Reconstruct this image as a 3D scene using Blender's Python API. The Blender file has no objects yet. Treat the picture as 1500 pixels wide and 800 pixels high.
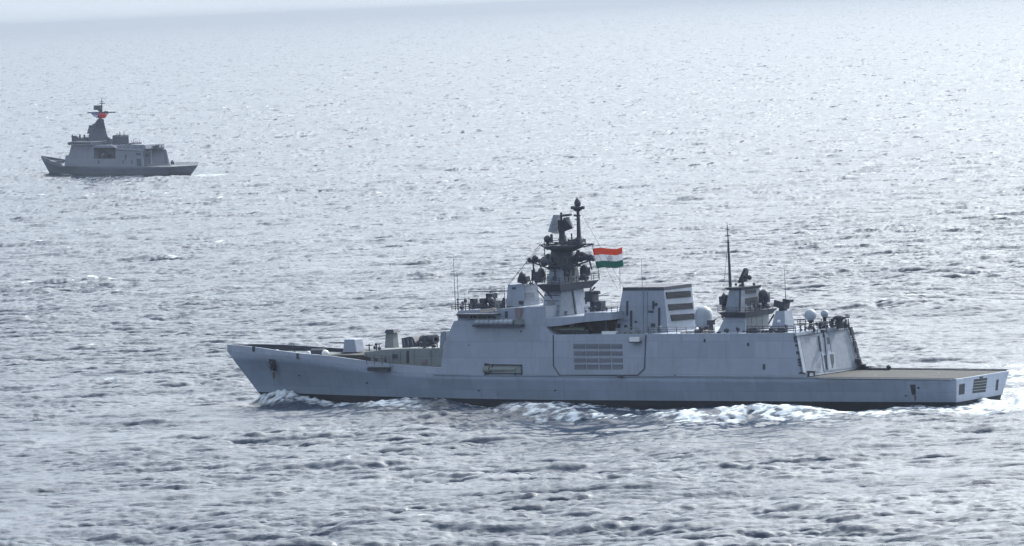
import bpy, bmesh, math, random
import numpy as np
from mathutils import Vector, Matrix
R_ = math.radians
rng = random.Random(7)
SC = bpy.context.scene
COL = SC.collection

# ------------------------------------------------------------------ camera
FPX, H0, ROLL, CAMH = 8000.0, 7.0, 0.044, 64.0       # focal length in 1500px units, horizon height, roll, height in metres
ROT = math.atan(ROLL)
PITCH = math.atan((400 - H0) * math.cos(ROT) / FPX)
cam = bpy.data.cameras.new('camera')
cam.sensor_width = 36.0
cam.lens = FPX / 1500 * 36
cam.clip_start = 1.0
cam.clip_end = 200000
camo = bpy.data.objects.new('camera', cam)
COL.objects.link(camo)
SC.camera = camo
camo.matrix_world = (Matrix.Translation((0, 0, CAMH)) @ Matrix.Rotation(R_(90) - PITCH, 4, 'X')
                     @ Matrix.Rotation(-ROT, 4, 'Z'))

# ------------------------------------------------------------------ sky, sun, exposure
VEIL = (2.65, 20.0, 0.76, 0.92)      # veil radiance away from and round the sun, share of it at the horizon, cover
SUN_AZ, SUN_EL = 38.0, 36.0      # azimuth clockwise from +Y
wd = bpy.data.worlds.new('World')
SC.world = wd
wd.use_nodes = True
nt = wd.node_tree
sky = nt.nodes.new('ShaderNodeTexSky')
sky.sky_type = 'NISHITA'
sky.sun_disc = False
sky.sun_elevation = R_(SUN_EL)
sky.sun_rotation = R_(SUN_AZ)
sky.air_density = 1.0
sky.dust_density = 1.2
sky.ozone_density = 1.0
# a bright veil of thin high cloud over the blue: brighter round the sun, duller at the horizon and behind the camera
wn = nt.nodes; wl = nt.links
tcw = wn.new('ShaderNodeTexCoord')
def vmath(op, a, b):
    v = wn.new('ShaderNodeVectorMath'); v.operation = op; wl.new(a, v.inputs[0]); v.inputs[1].default_value = b; return v
def ramp(src, lo, hi, a, b, typ='SMOOTHSTEP'):
    r = wn.new('ShaderNodeMapRange'); r.interpolation_type = typ; wl.new(src, r.inputs[0])
    for i, q in enumerate((lo, hi, a, b)): r.inputs[i + 1].default_value = q
    return r.outputs[0]
def wmath(op, a, b):
    v = wn.new('ShaderNodeMath'); v.operation = op
    for i, q in enumerate((a, b)):
        if isinstance(q, (int, float)): v.inputs[i].default_value = q
        else: wl.new(q, v.inputs[i])
    return v.outputs[0]
sdv = (math.sin(R_(SUN_AZ)) * math.cos(R_(SUN_EL)), math.cos(R_(SUN_AZ)) * math.cos(R_(SUN_EL)), math.sin(R_(SUN_EL)))
dot = vmath('DOT_PRODUCT', tcw.outputs['Generated'], sdv).outputs['Value']
sep = wn.new('ShaderNodeSeparateXYZ'); wl.new(tcw.outputs['Generated'], sep.inputs[0])
glow = wmath('MULTIPLY', wmath('POWER', wmath('MAXIMUM', dot, 0.0), 6.0), VEIL[1])
low = ramp(sep.outputs['Z'], 0.0, 0.30, VEIL[2], 1.0)
cn = wn.new('ShaderNodeTexNoise'); cn.inputs['Scale'].default_value = 2.2; cn.inputs['Detail'].default_value = 6
wl.new(vmath('MULTIPLY', tcw.outputs['Generated'], (1, 1, 3.5)).outputs[0], cn.inputs['Vector'])
cloud = wmath('MULTIPLY', low, ramp(cn.outputs[0], 0.3, 0.7, 0.85, 1.15))
v1 = wn.new('ShaderNodeVectorMath'); v1.operation = 'SCALE'; v1.inputs[0].default_value = (1.0, 1.0, 0.95); wl.new(glow, v1.inputs['Scale'])
v2 = wn.new('ShaderNodeVectorMath'); v2.operation = 'ADD'; wl.new(v1.outputs[0], v2.inputs[0]); v2.inputs[1].default_value = (VEIL[0] * 0.83, VEIL[0] * 0.97, VEIL[0] * 1.15)
veil = wn.new('ShaderNodeVectorMath'); veil.operation = 'SCALE'; wl.new(v2.outputs[0], veil.inputs[0])
wl.new(cloud, veil.inputs['Scale'])
wm = wn.new('ShaderNodeMix'); wm.data_type = 'RGBA'; wl.new(ramp(sep.outputs['Z'], 0.02, 0.25, 1.0, VEIL[3]), wm.inputs[0])
wl.new(sky.outputs[0], wm.inputs[6]); wl.new(veil.outputs[0], wm.inputs[7])
wl.new(wm.outputs[2], wn['Background'].inputs[0])
nt.nodes['Background'].inputs[1].default_value = 0.12
sl = bpy.data.lights.new('sun', 'SUN')
sl.energy = 2.0
sl.angle = R_(0.6)
sl.color = (1.0, 0.95, 0.88)
slo = bpy.data.objects.new('sun', sl)
COL.objects.link(slo)
sd = Vector((math.sin(R_(SUN_AZ)) * math.cos(R_(SUN_EL)), math.cos(R_(SUN_AZ)) * math.cos(R_(SUN_EL)), math.sin(R_(SUN_EL))))
slo.rotation_euler = sd.to_track_quat('Z', 'Y').to_euler()
SC.view_settings.view_transform = 'Standard'
SC.view_settings.look = 'None'
SC.view_settings.gamma = 1.0
SC.view_settings.exposure = 1.5
SC.view_settings.use_curve_mapping = False

# ------------------------------------------------------------------ frames: a ship's own axes (x forward, y to port, z up)
def ray(px, py):
    u = px - 750.0; v = 400.0 - py
    a = u * math.cos(ROT) + v * math.sin(ROT)
    b = -u * math.sin(ROT) + v * math.cos(ROT)
    return np.array([a, FPX * math.cos(PITCH) + b * math.sin(PITCH), -FPX * math.sin(PITCH) + b * math.cos(PITCH)])

class Frame:
    def __init__(s, px, py, th):
        r = ray(px, py)
        s.cam = np.array([0, 0, CAMH])
        s.O = s.cam + r * (-CAMH / r[2])
        t = R_(th); s.th = t
        s.M = np.array([[-math.cos(t), math.sin(t), 0], [-math.sin(t), -math.cos(t), 0], [0, 0, 1.0]])
        s.c = s.M @ (s.cam - s.O)
        s.ppm = FPX / np.linalg.norm(s.c)
    def hit(s, px, py, n, c):
        d = s.M @ ray(px, py); n = np.array(n, float)
        k = (c - n @ s.c) / (n @ d)
        return s.c + k * d
    def side(s, px, py, y, k=0.0, z0=0.0):
        return s.hit(px, py, (0, 1, k), y + k * z0)
    def aft(s, px, py, x):
        return s.hit(px, py, (1, 0, 0), x)
    def empty(s, name):
        o = bpy.data.objects.new(name, None); COL.objects.link(o)
        o.location = s.O; o.rotation_euler = (0, 0, math.pi - s.th)
        return o
    def world(s, l):
        return s.M.T @ np.array(l, float) + s.O

# ------------------------------------------------------------------ materials
def mat(name, col, rough=0.6, metal=0.0, var=0.12, scale=0.35, streak=0.0, stain=(0.16, 0.09, 0.05), streak_amt=0.4, bump=0.0):
    m = bpy.data.materials.new(name); m.use_nodes = True
    n = m.node_tree.nodes; L = m.node_tree.links
    b = n['Principled BSDF']
    b.inputs['Roughness'].default_value = rough
    b.inputs['Metallic'].default_value = metal
    b.inputs['Specular IOR Level'].default_value = 0.3
    tc = n.new('ShaderNodeTexCoord')
    mp = n.new('ShaderNodeMapping'); L.new(tc.outputs['Object'], mp.inputs[0])
    nz = n.new('ShaderNodeTexNoise'); nz.inputs['Scale'].default_value = scale; nz.inputs['Detail'].default_value = 6
    L.new(mp.outputs[0], nz.inputs['Vector'])
    mr = n.new('ShaderNodeMapRange')
    mr.inputs[1].default_value = 0.3; mr.inputs[2].default_value = 0.7
    mr.inputs[3].default_value = 1 - var; mr.inputs[4].default_value = 1 + var
    L.new(nz.outputs[0], mr.inputs[0])
    mul = n.new('ShaderNodeVectorMath'); mul.operation = 'SCALE'
    mul.inputs[0].default_value = col
    L.new(mr.outputs[0], mul.inputs['Scale'])
    out = mul.outputs[0]
    if streak > 0:      # run-off stains: noise stretched along the height
        m2 = n.new('ShaderNodeMapping'); m2.inputs['Scale'].default_value = (1.1, 1.1, 0.10)
        L.new(tc.outputs['Object'], m2.inputs[0])
        n2 = n.new('ShaderNodeTexNoise'); n2.inputs['Scale'].default_value = streak; n2.inputs['Detail'].default_value = 5
        L.new(m2.outputs[0], n2.inputs['Vector'])
        r2 = n.new('ShaderNodeMapRange'); r2.inputs[1].default_value = 0.52; r2.inputs[2].default_value = 0.78
        r2.inputs[3].default_value = 0; r2.inputs[4].default_value = streak_amt
        L.new(n2.outputs[0], r2.inputs[0])
        mx = n.new('ShaderNodeMix'); mx.data_type = 'RGBA'
        L.new(r2.outputs[0], mx.inputs[0]); L.new(out, mx.inputs[6]); mx.inputs[7].default_value = (*stain, 1)
        out = mx.outputs[2]
        # welded plate courses, a slight change of tone from plate to plate
        m3 = n.new('ShaderNodeMapping'); m3.inputs['Rotation'].default_value = (R_(90), 0, 0)
        L.new(tc.outputs['Object'], m3.inputs[0])
        br = n.new('ShaderNodeTexBrick'); br.inputs['Scale'].default_value = 1
        br.inputs['Brick Width'].default_value = 9.0; br.inputs['Row Height'].default_value = 2.6
        br.inputs['Mortar Size'].default_value = 0.035
        br.inputs['Color1'].default_value = (0.92, 0.92, 0.92, 1); br.inputs['Color2'].default_value = (1.07, 1.07, 1.07, 1)
        br.inputs['Mortar'].default_value = (0.8, 0.8, 0.8, 1)
        L.new(m3.outputs[0], br.inputs['Vector'])
        mm = n.new('ShaderNodeMix'); mm.data_type = 'RGBA'; mm.blend_type = 'MULTIPLY'; mm.inputs[0].default_value = 1
        L.new(out, mm.inputs[6]); L.new(br.outputs[0], mm.inputs[7])
        out = mm.outputs[2]
        bp = n.new('ShaderNodeBump'); bp.inputs['Strength'].default_value = 0.6; bp.inputs['Distance'].default_value = 0.15
        n4 = n.new('ShaderNodeTexNoise'); n4.inputs['Scale'].default_value = 0.8; n4.inputs['Detail'].default_value = 3
        L.new(tc.outputs['Object'], n4.inputs['Vector'])
        L.new(n4.outputs[0], bp.inputs['Height']); L.new(bp.outputs[0], b.inputs['Normal'])
    L.new(out, b.inputs['Base Color'])
    return m

M = {}
M['hull'] = mat('hull_paint', (0.20, 0.25, 0.33), 0.55, var=0.06, streak=1.0, streak_amt=0.34, stain=(0.13, 0.14, 0.15))
M['grey'] = mat('superstructure_paint', (0.235, 0.275, 0.35), 0.6, var=0.06, streak=1.1, streak_amt=0.34, stain=(0.15, 0.16, 0.17))
M['grey2'] = mat('equipment_paint', (0.15, 0.185, 0.24), 0.6, var=0.15, scale=1.2)
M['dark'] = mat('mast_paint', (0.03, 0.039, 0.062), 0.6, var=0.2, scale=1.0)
M['black'] = mat('boot_topping', (0.004, 0.010, 0.022), 0.7, var=0.25, scale=0.6)
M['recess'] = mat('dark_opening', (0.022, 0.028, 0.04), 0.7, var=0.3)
M['louver'] = mat('louver_slats', (0.045, 0.052, 0.066), 0.6, var=0.15, scale=2)
M['deck'] = mat('deck_paint', (0.10, 0.125, 0.14), 0.8, var=0.25, scale=0.5)
M['fdeck'] = mat('flight_deck_paint', (0.037, 0.040, 0.042), 0.9, var=0.22, scale=0.25)
M['white'] = mat('white_gel_coat', (0.62, 0.64, 0.66), 0.35, var=0.05)
M['dome'] = mat('radome_skin', (0.26, 0.30, 0.36), 0.45, var=0.06)
M['rust'] = mat('rusty_steel', (0.10, 0.075, 0.06), 0.8, var=0.3, scale=2)
M['canvas'] = mat('pale_canvas', (0.42, 0.37, 0.34), 0.9, var=0.15, scale=1.5)
M['green'] = mat('green_grey_panel', (0.155, 0.185, 0.195), 0.7, var=0.12, streak=1.2, streak_amt=0.25, stain=(0.22, 0.14, 0.09))
M['glass'] = mat('bridge_glass', (0.02, 0.03, 0.04), 0.12, var=0.1)
M['rubber'] = mat('boat_rubber', (0.07, 0.09, 0.085), 0.7, var=0.2)
M['orange'] = mat('faded_red_cover', (0.17, 0.14, 0.16), 0.8, var=0.2)
M['fhull'] = mat('far_hull_paint', (0.075, 0.095, 0.14), 0.6, var=0.06, streak=0.8, streak_amt=0.15, stain=(0.07, 0.08, 0.09))
M['fgrey'] = mat('far_superstructure_paint', (0.17, 0.19, 0.245), 0.6, var=0.06, streak=0.8, streak_amt=0.15, stain=(0.1, 0.1, 0.1))
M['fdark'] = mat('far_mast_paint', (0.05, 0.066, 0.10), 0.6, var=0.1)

# ------------------------------------------------------------------ mesh builder
class MB:
    def __init__(s): s.v = []; s.f = []; s.m = []; s.sm = []
    def add(s, vs, fs, mi=0, smooth=False):
        o = len(s.v); s.v += [tuple(float(c) for c in p) for p in vs]
        for f in fs: s.f.append([o + i for i in f]); s.m.append(mi); s.sm.append(smooth)
        return s
    def loft(s, A, B, mi=0):                     # two loops of equal length, capped
        n = len(A)
        s.add(list(A) + list(B), [list(range(n)), [n + i for i in range(n)][::-1]] + [[i, (i + 1) % n, n + (i + 1) % n, n + i][::-1] for i in range(n)], mi)
        return s
    def box(s, c, d, mi=0, rz=0.0, ry=0.0):
        mm = Matrix.Rotation(rz, 3, 'Z') @ Matrix.Rotation(ry, 3, 'Y')
        vs = []
        for z in (-.5, .5):
            for x, y in ((-.5, -.5), (.5, -.5), (.5, .5), (-.5, .5)):
                p = mm @ Vector((x * d[0], y * d[1], z * d[2])); vs.append((c[0] + p.x, c[1] + p.y, c[2] + p.z))
        s.add(vs, [[3, 2, 1, 0], [4, 5, 6, 7], [0, 1, 5, 4], [1, 2, 6, 5], [2, 3, 7, 6], [3, 0, 4, 7]], mi)
        return s
    def bar(s, p0, p1, r, r1=None, n=6, mi=0, smooth=True):
        p0 = Vector([float(a) for a in p0]); p1 = Vector([float(a) for a in p1]); r1 = r if r1 is None else r1
        d = (p1 - p0)
        if d.length < 1e-6: return s
        q = d.to_track_quat('Z', 'Y')
        vs = []
        for p, rr in ((p0, r), (p1, r1)):
            for i in range(n):
                a = 2 * math.pi * i / n; w = q @ Vector((rr * math.cos(a), rr * math.sin(a), 0)); vs.append(p + w)
        fs = [[i, (i + 1) % n, n + (i + 1) % n, n + i] for i in range(n)]
        s.add(vs, fs, mi, smooth)
        s.add(vs, [list(range(n))[::-1], list(range(n, 2 * n))], mi)
        return s
    def lathe(s, c, prof, n=14, mi=0, axis=(0, 0, 1)):      # prof: (r, h)
        q = Vector(axis).to_track_quat('Z', 'Y'); c = Vector([float(a) for a in c]); vs = []
        for r, h in prof:
            for i in range(n):
                a = 2 * math.pi * i / n; vs.append(c + q @ Vector((r * math.cos(a), r * math.sin(a), h)))
        fs = []
        for k in range(len(prof) - 1):
            for i in range(n): fs.append([k * n + i, k * n + (i + 1) % n, (k + 1) * n + (i + 1) % n, (k + 1) * n + i])
        s.add(vs, fs, mi, True)
        s.add(vs[:n], [list(range(n))[::-1]], mi); s.add(vs[-n:], [list(range(n))], mi)
        return s
    def ball(s, c, r, mi=0, n=14, k=8, sz=1.0):
        prof = [(r * math.sin(math.pi * max(0.01, min(k - 0.01, i)) / k), -r * sz * math.cos(math.pi * i / k)) for i in range(k + 1)]
        return s.lathe(c, prof, n, mi)
    def build(s, name, mats, parent=None, bevel=0.0):
        me = bpy.data.meshes.new(name); me.from_pydata(s.v, [], s.f)
        for m_ in (mats if isinstance(mats, (list, tuple)) else [mats]): me.materials.append(m_)
        me.polygons.foreach_set('material_index', s.m); me.polygons.foreach_set('use_smooth', s.sm)
        bm = bmesh.new(); bm.from_mesh(me); bmesh.ops.recalc_face_normals(bm, faces=bm.faces); bm.to_mesh(me); bm.free()
        me.update()
        o = bpy.data.objects.new(name, me); COL.objects.link(o)
        if parent is not None: o.parent = parent
        if bevel:
            b = o.modifiers.new('bevel', 'BEVEL'); b.width = bevel; b.segments = 2; b.limit_method = 'ANGLE'
        return o

def tag(o, label, cat, group=None):
    o['label'] = label; o['category'] = cat
    if group: o['group'] = group
    return o

# ------------------------------------------------------------------ ship shape helpers
def prism(fr, pts, y, k=0.0, z0=0.0, yin=None, mb=None, mi=0):
    """a profile drawn on the port plane and carried across the ship (or inward to yin)"""
    mb = mb or MB()
    A = [fr.side(px, py, y, k, z0) for px, py in pts]
    if yin is None: B = [(p[0], -p[1], p[2]) for p in A]
    else: B = [(p[0], yin, p[2]) for p in A]
    return mb.loft(A, B, mi)

def corners(fr, L, S, R, yc=0.0):
    w = yc + 3.0
    for _ in range(60):
        s = fr.side(S[0], S[1], w); r = fr.aft(R[0], R[1], s[0])
        w = 0.5 * w + 0.5 * (yc + (w - r[1]) / 2)
    s = fr.side(S[0], S[1], w); l = fr.side(L[0], L[1], w); r = fr.aft(R[0], R[1], s[0]); z = s[2]
    return [np.array((l[0], w, z)), np.array((s[0], w, z)), np.array((s[0], r[1], z)), np.array((l[0], r[1], z))]

def tower(fr, bot, top, yc=0.0, mb=None, mi=0):
    """tapered block: bot and top give port-forward, port-aft and starboard-aft corners"""
    B = corners(fr, *bot, yc=yc); T = corners(fr, *top, yc=yc)
    mb = mb or MB()
    mb.loft(B, T, mi)
    def plane(a, b, c):
        n = np.cross(b - a, c - a); n /= np.linalg.norm(n)
        if n @ (fr.c - a) < 0: n = -n
        return n, float(n @ a)
    return mb, dict(port=plane(B[0], B[1], T[1]), aft=plane(B[1], B[2], T[1]), B=B, T=T)

def panel(fr, pts, pl, out=0.04, thick=0.10, mb=None, mi=0):
    mb = mb or MB(); n, c = pl; n = np.array(n, float)
    A = [fr.hit(px, py, n, c) + n * out for px, py in pts]
    return mb.loft(A, [p - n * (out + thick) for p in A], mi)

def rect(x0, y0, x1, y1): return [(x0, y0), (x1, y0), (x1, y1), (x0, y1)]

def plate_plane(y, k, z0):
    n = np.array((0, 1, k), float); L = np.linalg.norm(n); return n / L, (y + k * z0) / L

def rail(pts, h=1.05, step=1.8, r=0.035, wires=3, mb=None, mi=0):
    mb = mb or MB()
    for a, b in zip(pts[:-1], pts[1:]):
        a = Vector([float(q) for q in a]); b = Vector([float(q) for q in b]); n = max(1, int((b - a).length / step))
        for i in range(n + 1):
            p = a.lerp(b, i / n); mb.bar(p, p + Vector((0, 0, h)), r * 1.2, n=4, mi=mi)
        for w in range(wires):
            z = Vector((0, 0, h * (w + 1) / wires)); mb.bar(a + z, b + z, r * 0.7, n=4, mi=mi)
    return mb

def hull_mesh(levels, hbs, us, deck_from, mats_idx):
    """levels: list of (x_stern, x_bow, zfunc(u), yfunc(u)); from keel up; returns port ring grid"""
    mb = MB(); nL = len(levels)
    grid = []
    for u in us:
        ring = []
        for xs, xb, zf, yf in levels:
            ring.append((xs + (xb - xs) * u, max(0.02, yf(u)), zf(u)))
        grid.append(ring)
    vs = []
    for ring in grid:
        vs += ring
        vs += [(p[0], -p[1], p[2]) for p in ring]
    W = 2 * nL
    for i in range(len(us) - 1):
        for j in range(nL - 1):
            a = i * W + j; b = (i + 1) * W + j
            mb.add([vs[a], vs[b], vs[b + 1], vs[a + 1]], [[0, 1, 2, 3]], mats_idx[j], True)
            a += nL; b += nL
            mb.add([vs[a], vs[b], vs[b + 1], vs[a + 1]], [[3, 2, 1, 0]], mats_idx[j], True)
    # transom and keel closing
    for j in range(nL - 1):
        p = grid[0][j]; q = grid[0][j + 1]
        mb.add([p, q, (q[0], -q[1], q[2]), (p[0], -p[1], p[2])], [[0, 1, 2, 3]], mats_idx[j])
    return mb, grid

def interp(xs, ys):
    xs = np.array(xs, float); ys = np.array(ys, float)
    o = np.argsort(xs); xs = xs[o]; ys = ys[o]
    return lambda x: float(np.interp(x, xs, ys))

def weld(o, d=0.002):
    bm = bmesh.new(); bm.from_mesh(o.data); bmesh.ops.remove_doubles(bm, verts=bm.verts, dist=d)
    bmesh.ops.recalc_face_normals(bm, faces=bm.faces); bm.to_mesh(o.data); bm.free()

# ------------------------------------------------------------------ the sea: one sheet to the horizon, shaped by a wind-wave spectrum
FR = Frame(903, 590, 35.0)        # grey frigate in front
FF = Frame(172, 256.5, 55.0)      # patrol ship far off

def ocean_tile(N, L, sigma, lp, wdir, spread, lmin, lmax, seed, choppy=1.0):
    r = np.random.RandomState(seed)
    k1 = 2 * np.pi * np.fft.fftfreq(N, L / N)
    kx, ky = np.meshgrid(k1, k1, indexing='ij')
    k = np.hypot(kx, ky); k[0, 0] = 1
    kp = 2 * np.pi / lp
    S = np.exp(-1.25 * (kp / k) ** 2) / k ** 3.6
    c = np.abs((kx * math.cos(wdir) + ky * math.sin(wdir)) / k)
    S *= spread + (1 - spread) * c ** 11
    S[(k < 2 * np.pi / lmax) | (k > 2 * np.pi / lmin)] = 0
    S[0, 0] = 0
    h = (r.randn(N, N) + 1j * r.randn(N, N)) * np.sqrt(S)
    z = np.fft.ifft2(h)
    sc = sigma / np.std(z.real)
    dx = np.fft.ifft2(-1j * kx / k * h).real * sc * choppy
    dy = np.fft.ifft2(-1j * ky / k * h).real * sc * choppy
    return (z.real * sc).astype(np.float32), dx.astype(np.float32), dy.astype(np.float32), N / L

def sample(t, s, X, Y):
    N = t.shape[0]
    u = X * s; v = Y * s
    i = np.floor(u).astype(np.int64); j = np.floor(v).astype(np.int64)
    fu = (u - i).astype(np.float32); fv = (v - j).astype(np.float32)
    i0 = i % N; j0 = j % N; i1 = (i0 + 1) % N; j1 = (j0 + 1) % N
    return t[i0, j0] * (1 - fu) * (1 - fv) + t[i1, j0] * fu * (1 - fv) + t[i0, j1] * (1 - fu) * fv + t[i1, j1] * fu * fv

def gfield(seed, lp, N=512, L=512.0):
    z, a, b, s = ocean_tile(N, L, 1.0, lp, 0.0, 1.0, 2.2, 400, seed, 0)
    return z, s

def build_sea():
    # rows by distance, columns fanned out from below the camera
    rows = [-60000, -20000, -6000, -1500, -500, 0, 250, 400, 480, 530, 560]
    y = 575.0
    while y < 1080: rows.append(y); y += 0.5
    while y < 60000: rows.append(y); y += min(0.5 * (y / 1080) ** 3, 1e-6 * y * y)
    rows.append(60000.0)
    rows = np.array(rows)
    du = 0.000235
    u = list(np.arange(0, 0.118, du))
    s_ = du
    while u[-1] < 3.0:
        s_ = min(s_ * 1.12, 0.4); u.append(u[-1] + s_)
    u = np.array(sorted([-a for a in u[1:]] + u))
    Y = np.repeat(rows[:, None], len(u), 1); X = u[None, :] * np.maximum(Y, 560.0)
    X[:, 0] = -61000.0; X[:, -1] = 61000.0
    X[:, 1:-1] = np.clip(X[:, 1:-1], -60000, 60000)
    dy = np.gradient(rows)
    nr, nc = X.shape
    X = X.astype(np.float64)
    RX = np.zeros_like(X); RY = np.zeros_like(X)      # slope of the waves too small for the sheet's far rows
    Z = np.zeros_like(X); DX = np.zeros_like(X); DY = np.zeros_like(X)
    wd = R_(80)
    specs = [
        (512, 1490.0, 0.24, 80.0, wd - 0.25, 0.1, 40.0, 300.0, 13, 0.8, 400.0),  # N, L, sigma, lp, dir, spread, lmin, lmax, seed, choppy, vanish beyond row spacing
        (1024, 611.0, 0.27, 26.0, wd, 0.08, 6.0, 120.0, 3, 1.0, 90.0),
        (1024, 233.0, 0.124, 5.5, wd + 0.16, 0.03, 1.2, 10.0, 5, 1.25, 40.0),
        (512, 87.0, 0.038, 2.2, wd - 0.15, 0.10, 0.5, 2.4, 9, 1.0, 12.0)]
    for (N, L, sg, lp, dr, sp, l0, l1, sd_, ch, van) in specs:
        z, dx, dyy, s = ocean_tile(N, L, sg, lp, dr, sp, l0, l1, sd_, ch)
        ang = 0.0
        w = np.clip(1.0 - (dy - van * 0.4) / (van * 0.9), 0.0, 1)[:, None] * (rows > 500)[:, None]
        Z += sample(z, s, X, Y) * w; DX += sample(dx, s, X, Y) * w; DY += sample(dyy, s, X, Y) * w
        lost = np.clip((dy - 0.13 * lp) / (0.30 * lp), 0.0, 1.0)[:, None] * (rows > 900)[:, None]
        if lost.max() > 0:
            gx = (np.roll(z, -1, 0) - np.roll(z, 1, 0)) * s * 0.5; gy = (np.roll(z, -1, 1) - np.roll(z, 1, 1)) * s * 0.5
            RX += sample(gx, s, X, Y) * lost; RY += sample(gy, s, X, Y) * lost
    # gusts: patches of calmer and rougher water
    g, gs = gfield(21, 120.0)
    G = sample(g, gs * 0.5, X + 300, Y * 0.35)
    g3, gs3 = gfield(23, 45.0)
    gust = np.clip(1.0 + 0.14 * G + 0.17 * sample(g3, gs3, X * 0.7, Y * 0.6), 0.55, 1.4)
    Z *= gust
    # the ships' own waves and foam, laid out in each ship's axes
    foam = np.zeros_like(X)
    n1, ns = gfield(31, 9.0); n2, ns2 = gfield(33, 26.0)
    NA = sample(n1, ns, X, Y * 0.6); NB = sample(n2, ns2, X, Y * 0.6); NC = sample(n1, ns * 2.6, X + 77, Y * 2.0)
    def g1(a, c, w): return np.exp(-((a - c) / w) ** 2)
    def sm(a, lo, hi):
        t = np.clip((a - lo) / (hi - lo), 0, 1); return t * t * (3 - 2 * t)
    def loc(fr):
        dxw = X - fr.O[0]; dyw = Y - fr.O[1]
        return fr.M[0, 0] * dxw + fr.M[0, 1] * dyw, fr.M[1, 0] * dxw + fr.M[1, 1] * dyw
    xl, yl = loc(FR)
    ay = np.abs(yl)
    hw = np.interp(xl, [-67, -40, 0, 25, 40, 50, 60, 71, 73], [6.6, 7.2, 7.3, 6.8, 5.4, 4.0, 2.2, 0.3, 0])
    d = ay - hw                                       # distance off the hull
    near = np.exp(-np.clip(d, 0, None) / 14.0)
    calm = np.clip(1 - 0.45 * sm(-d, -16, -2) * sm(xl, -75, -60) * sm(-xl, -78, -70), 0.3, 1)
    Z *= calm
    aft = np.clip(73 - xl, 0, None)                   # metres behind the stem
    on = sm(aft, 0, 4)
    # diverging bow wave
    cl = 0.6 + 0.30 * aft + 0.001 * aft * aft
    wv = 1.0 + 0.10 * aft
    Z += on * (1.1 * np.exp(-aft / 26.0) + 1.15 * g1(aft, 9, 6)) * g1(ay, cl, wv * 1.25) * (1 + 0.10 * NC)
    Z -= on * 0.55 * np.exp(-aft / 45.0) * g1(ay, cl + 2.6 * wv, wv * 1.6)
    crest = on * g1(ay, cl + 0.3, wv * 0.75) * (np.exp(-aft / 22.0) * 1.5 + 0.55 * np.exp(-((aft - 34) / 14) ** 2))
    foam = np.maximum(foam, crest * (1.1 + 0.30 * NC))
    foam = np.maximum(foam, 1.05 * on * g1(aft, 9, 6.5) * g1(ay, cl + 0.9, 1.9) * (1 + 0.35 * NC))
    # transverse waves along the side
    inside = sm(xl, -80, -60) * sm(-xl, -50, -30)
    Z += 0.45 * np.cos((xl - 2) * 2 * math.pi / 33.0) * np.exp(-np.clip(d, 0, None) / 10.0) * sm(aft, 14, 30) * sm(xl, -130, -70)
    # foam sheet beside the hull: patches where the side waves break
    blobs = [(40, 3, 13, 2.2, 1.1), (27, 2.5, 10, 2.4, 1.25), (14, 2.0, 9, 1.8, 0.7), (3, 3.0, 12, 2.6, 0.9), (-13, 6.0, 12, 4.0, 0.65),
             (-14, 19.0, 11, 4.5, 0.9), (-2, 16.0, 10, 4.0, 0.65), (-33, 6.0, 8, 3.0, 0.4), (-45, 16, 13, 7.0, 1.0), (-58, 12, 9, 6.0, 0.95), (-36, 23, 9, 5.0, 0.9),
             (-62, 4.0, 8, 3.0, 0.9), (-72, 8.0, 8, 6.0, 1.0), (8, 11, 9, 2.5, 0.45), (22, 8, 9, 2.0, 0.5)]
    for cx, cd, wx, wyy, a in blobs:
        foam = np.maximum(foam, a * g1(xl, cx, wx) * g1(d, cd, wyy) * (0.92 + 0.5 * NC + 0.4 * NA))
    foam = np.maximum(foam, 0.75 * g1(d, 0.4, 0.9) * sm(aft, 16, 26) * sm(xl, -70, -60) * (0.75 + 0.6 * NA))
    Z += 1.1 * sum(g1(xl, cx, wx) * g1(d, cd, wyy) for cx, cd, wx, wyy, a in [(-12, 17, 9, 2.4, 0), (2, 14, 8, 2.2, 0), (-44, 15, 9, 2.8, 0), (26, 5, 7, 1.8, 0), (-31, 22, 7, 2.4, 0)])
    Z -= 0.45 * sum(g1(xl, cx, 9) * g1(d, cd, 3.5) for cx, cd in [(-8, 25), (-27, 12), (-40, 28)])
    # wash behind the transom
    bk = -67.0 - xl
    wk = sm(bk, -1.5, 2.0) * g1(ay, 0, 12 + 0.10 * np.clip(bk, 0, None)) * np.exp(-np.clip(bk, 0, None) / 130.0)
    foam = np.maximum(foam, wk * (1.6 + 0.35 * NC + 0.25 * NA))
    wk2 = sm(bk, 0, 10) * g1(ay, 9 + 0.30 * np.clip(bk, 0, None), 3 + 0.05 * np.clip(bk, 0, None)) * np.exp(-np.clip(bk, 0, None) / 60.0)
    foam = np.maximum(foam, wk2 * (0.85 + 0.4 * NC))
    Z += 0.9 * sm(bk, 1, 8) * np.exp(-np.clip(bk, 0, None) / 25.0) * g1(ay, 0, 6) * (1 + 0.35 * NC)
    for bx_, by_, wx, wy, a in [(-60, -24, 13, 11, 1.5), (-44, -52, 12, 12, 1.2), (-33, -76, 9, 9, 0.9), (-70, -40, 14, 6, 0.6)]:
        foam = np.maximum(foam, a * g1(xl, bx_, wx) * g1(yl, by_, wy) * (0.95 + 0.4 * NC + 0.35 * NA))
    # turbulence lifts the broken water a little
    Z += 0.09 * np.clip(foam, 0, 1) * NC * (np.abs(X - FR.O[0]) < 200)
    # far ship
    xf, yf = loc(FF); af = np.abs(yf)
    hf = np.interp(xf, [-40, 0, 25, 46], [5.5, 6.2, 4.5, 0]); dfh = af - hf
    a2 = np.clip(44 - xf, 0, None)
    foam = np.maximum(foam, 0.85 * sm(a2, 0, 4) * g1(af, 1.5 + 0.34 * a2, 1.6 + 0.05 * a2) * np.exp(-a2 / 35.0) * (1 + 0.3 * NA))
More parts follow.
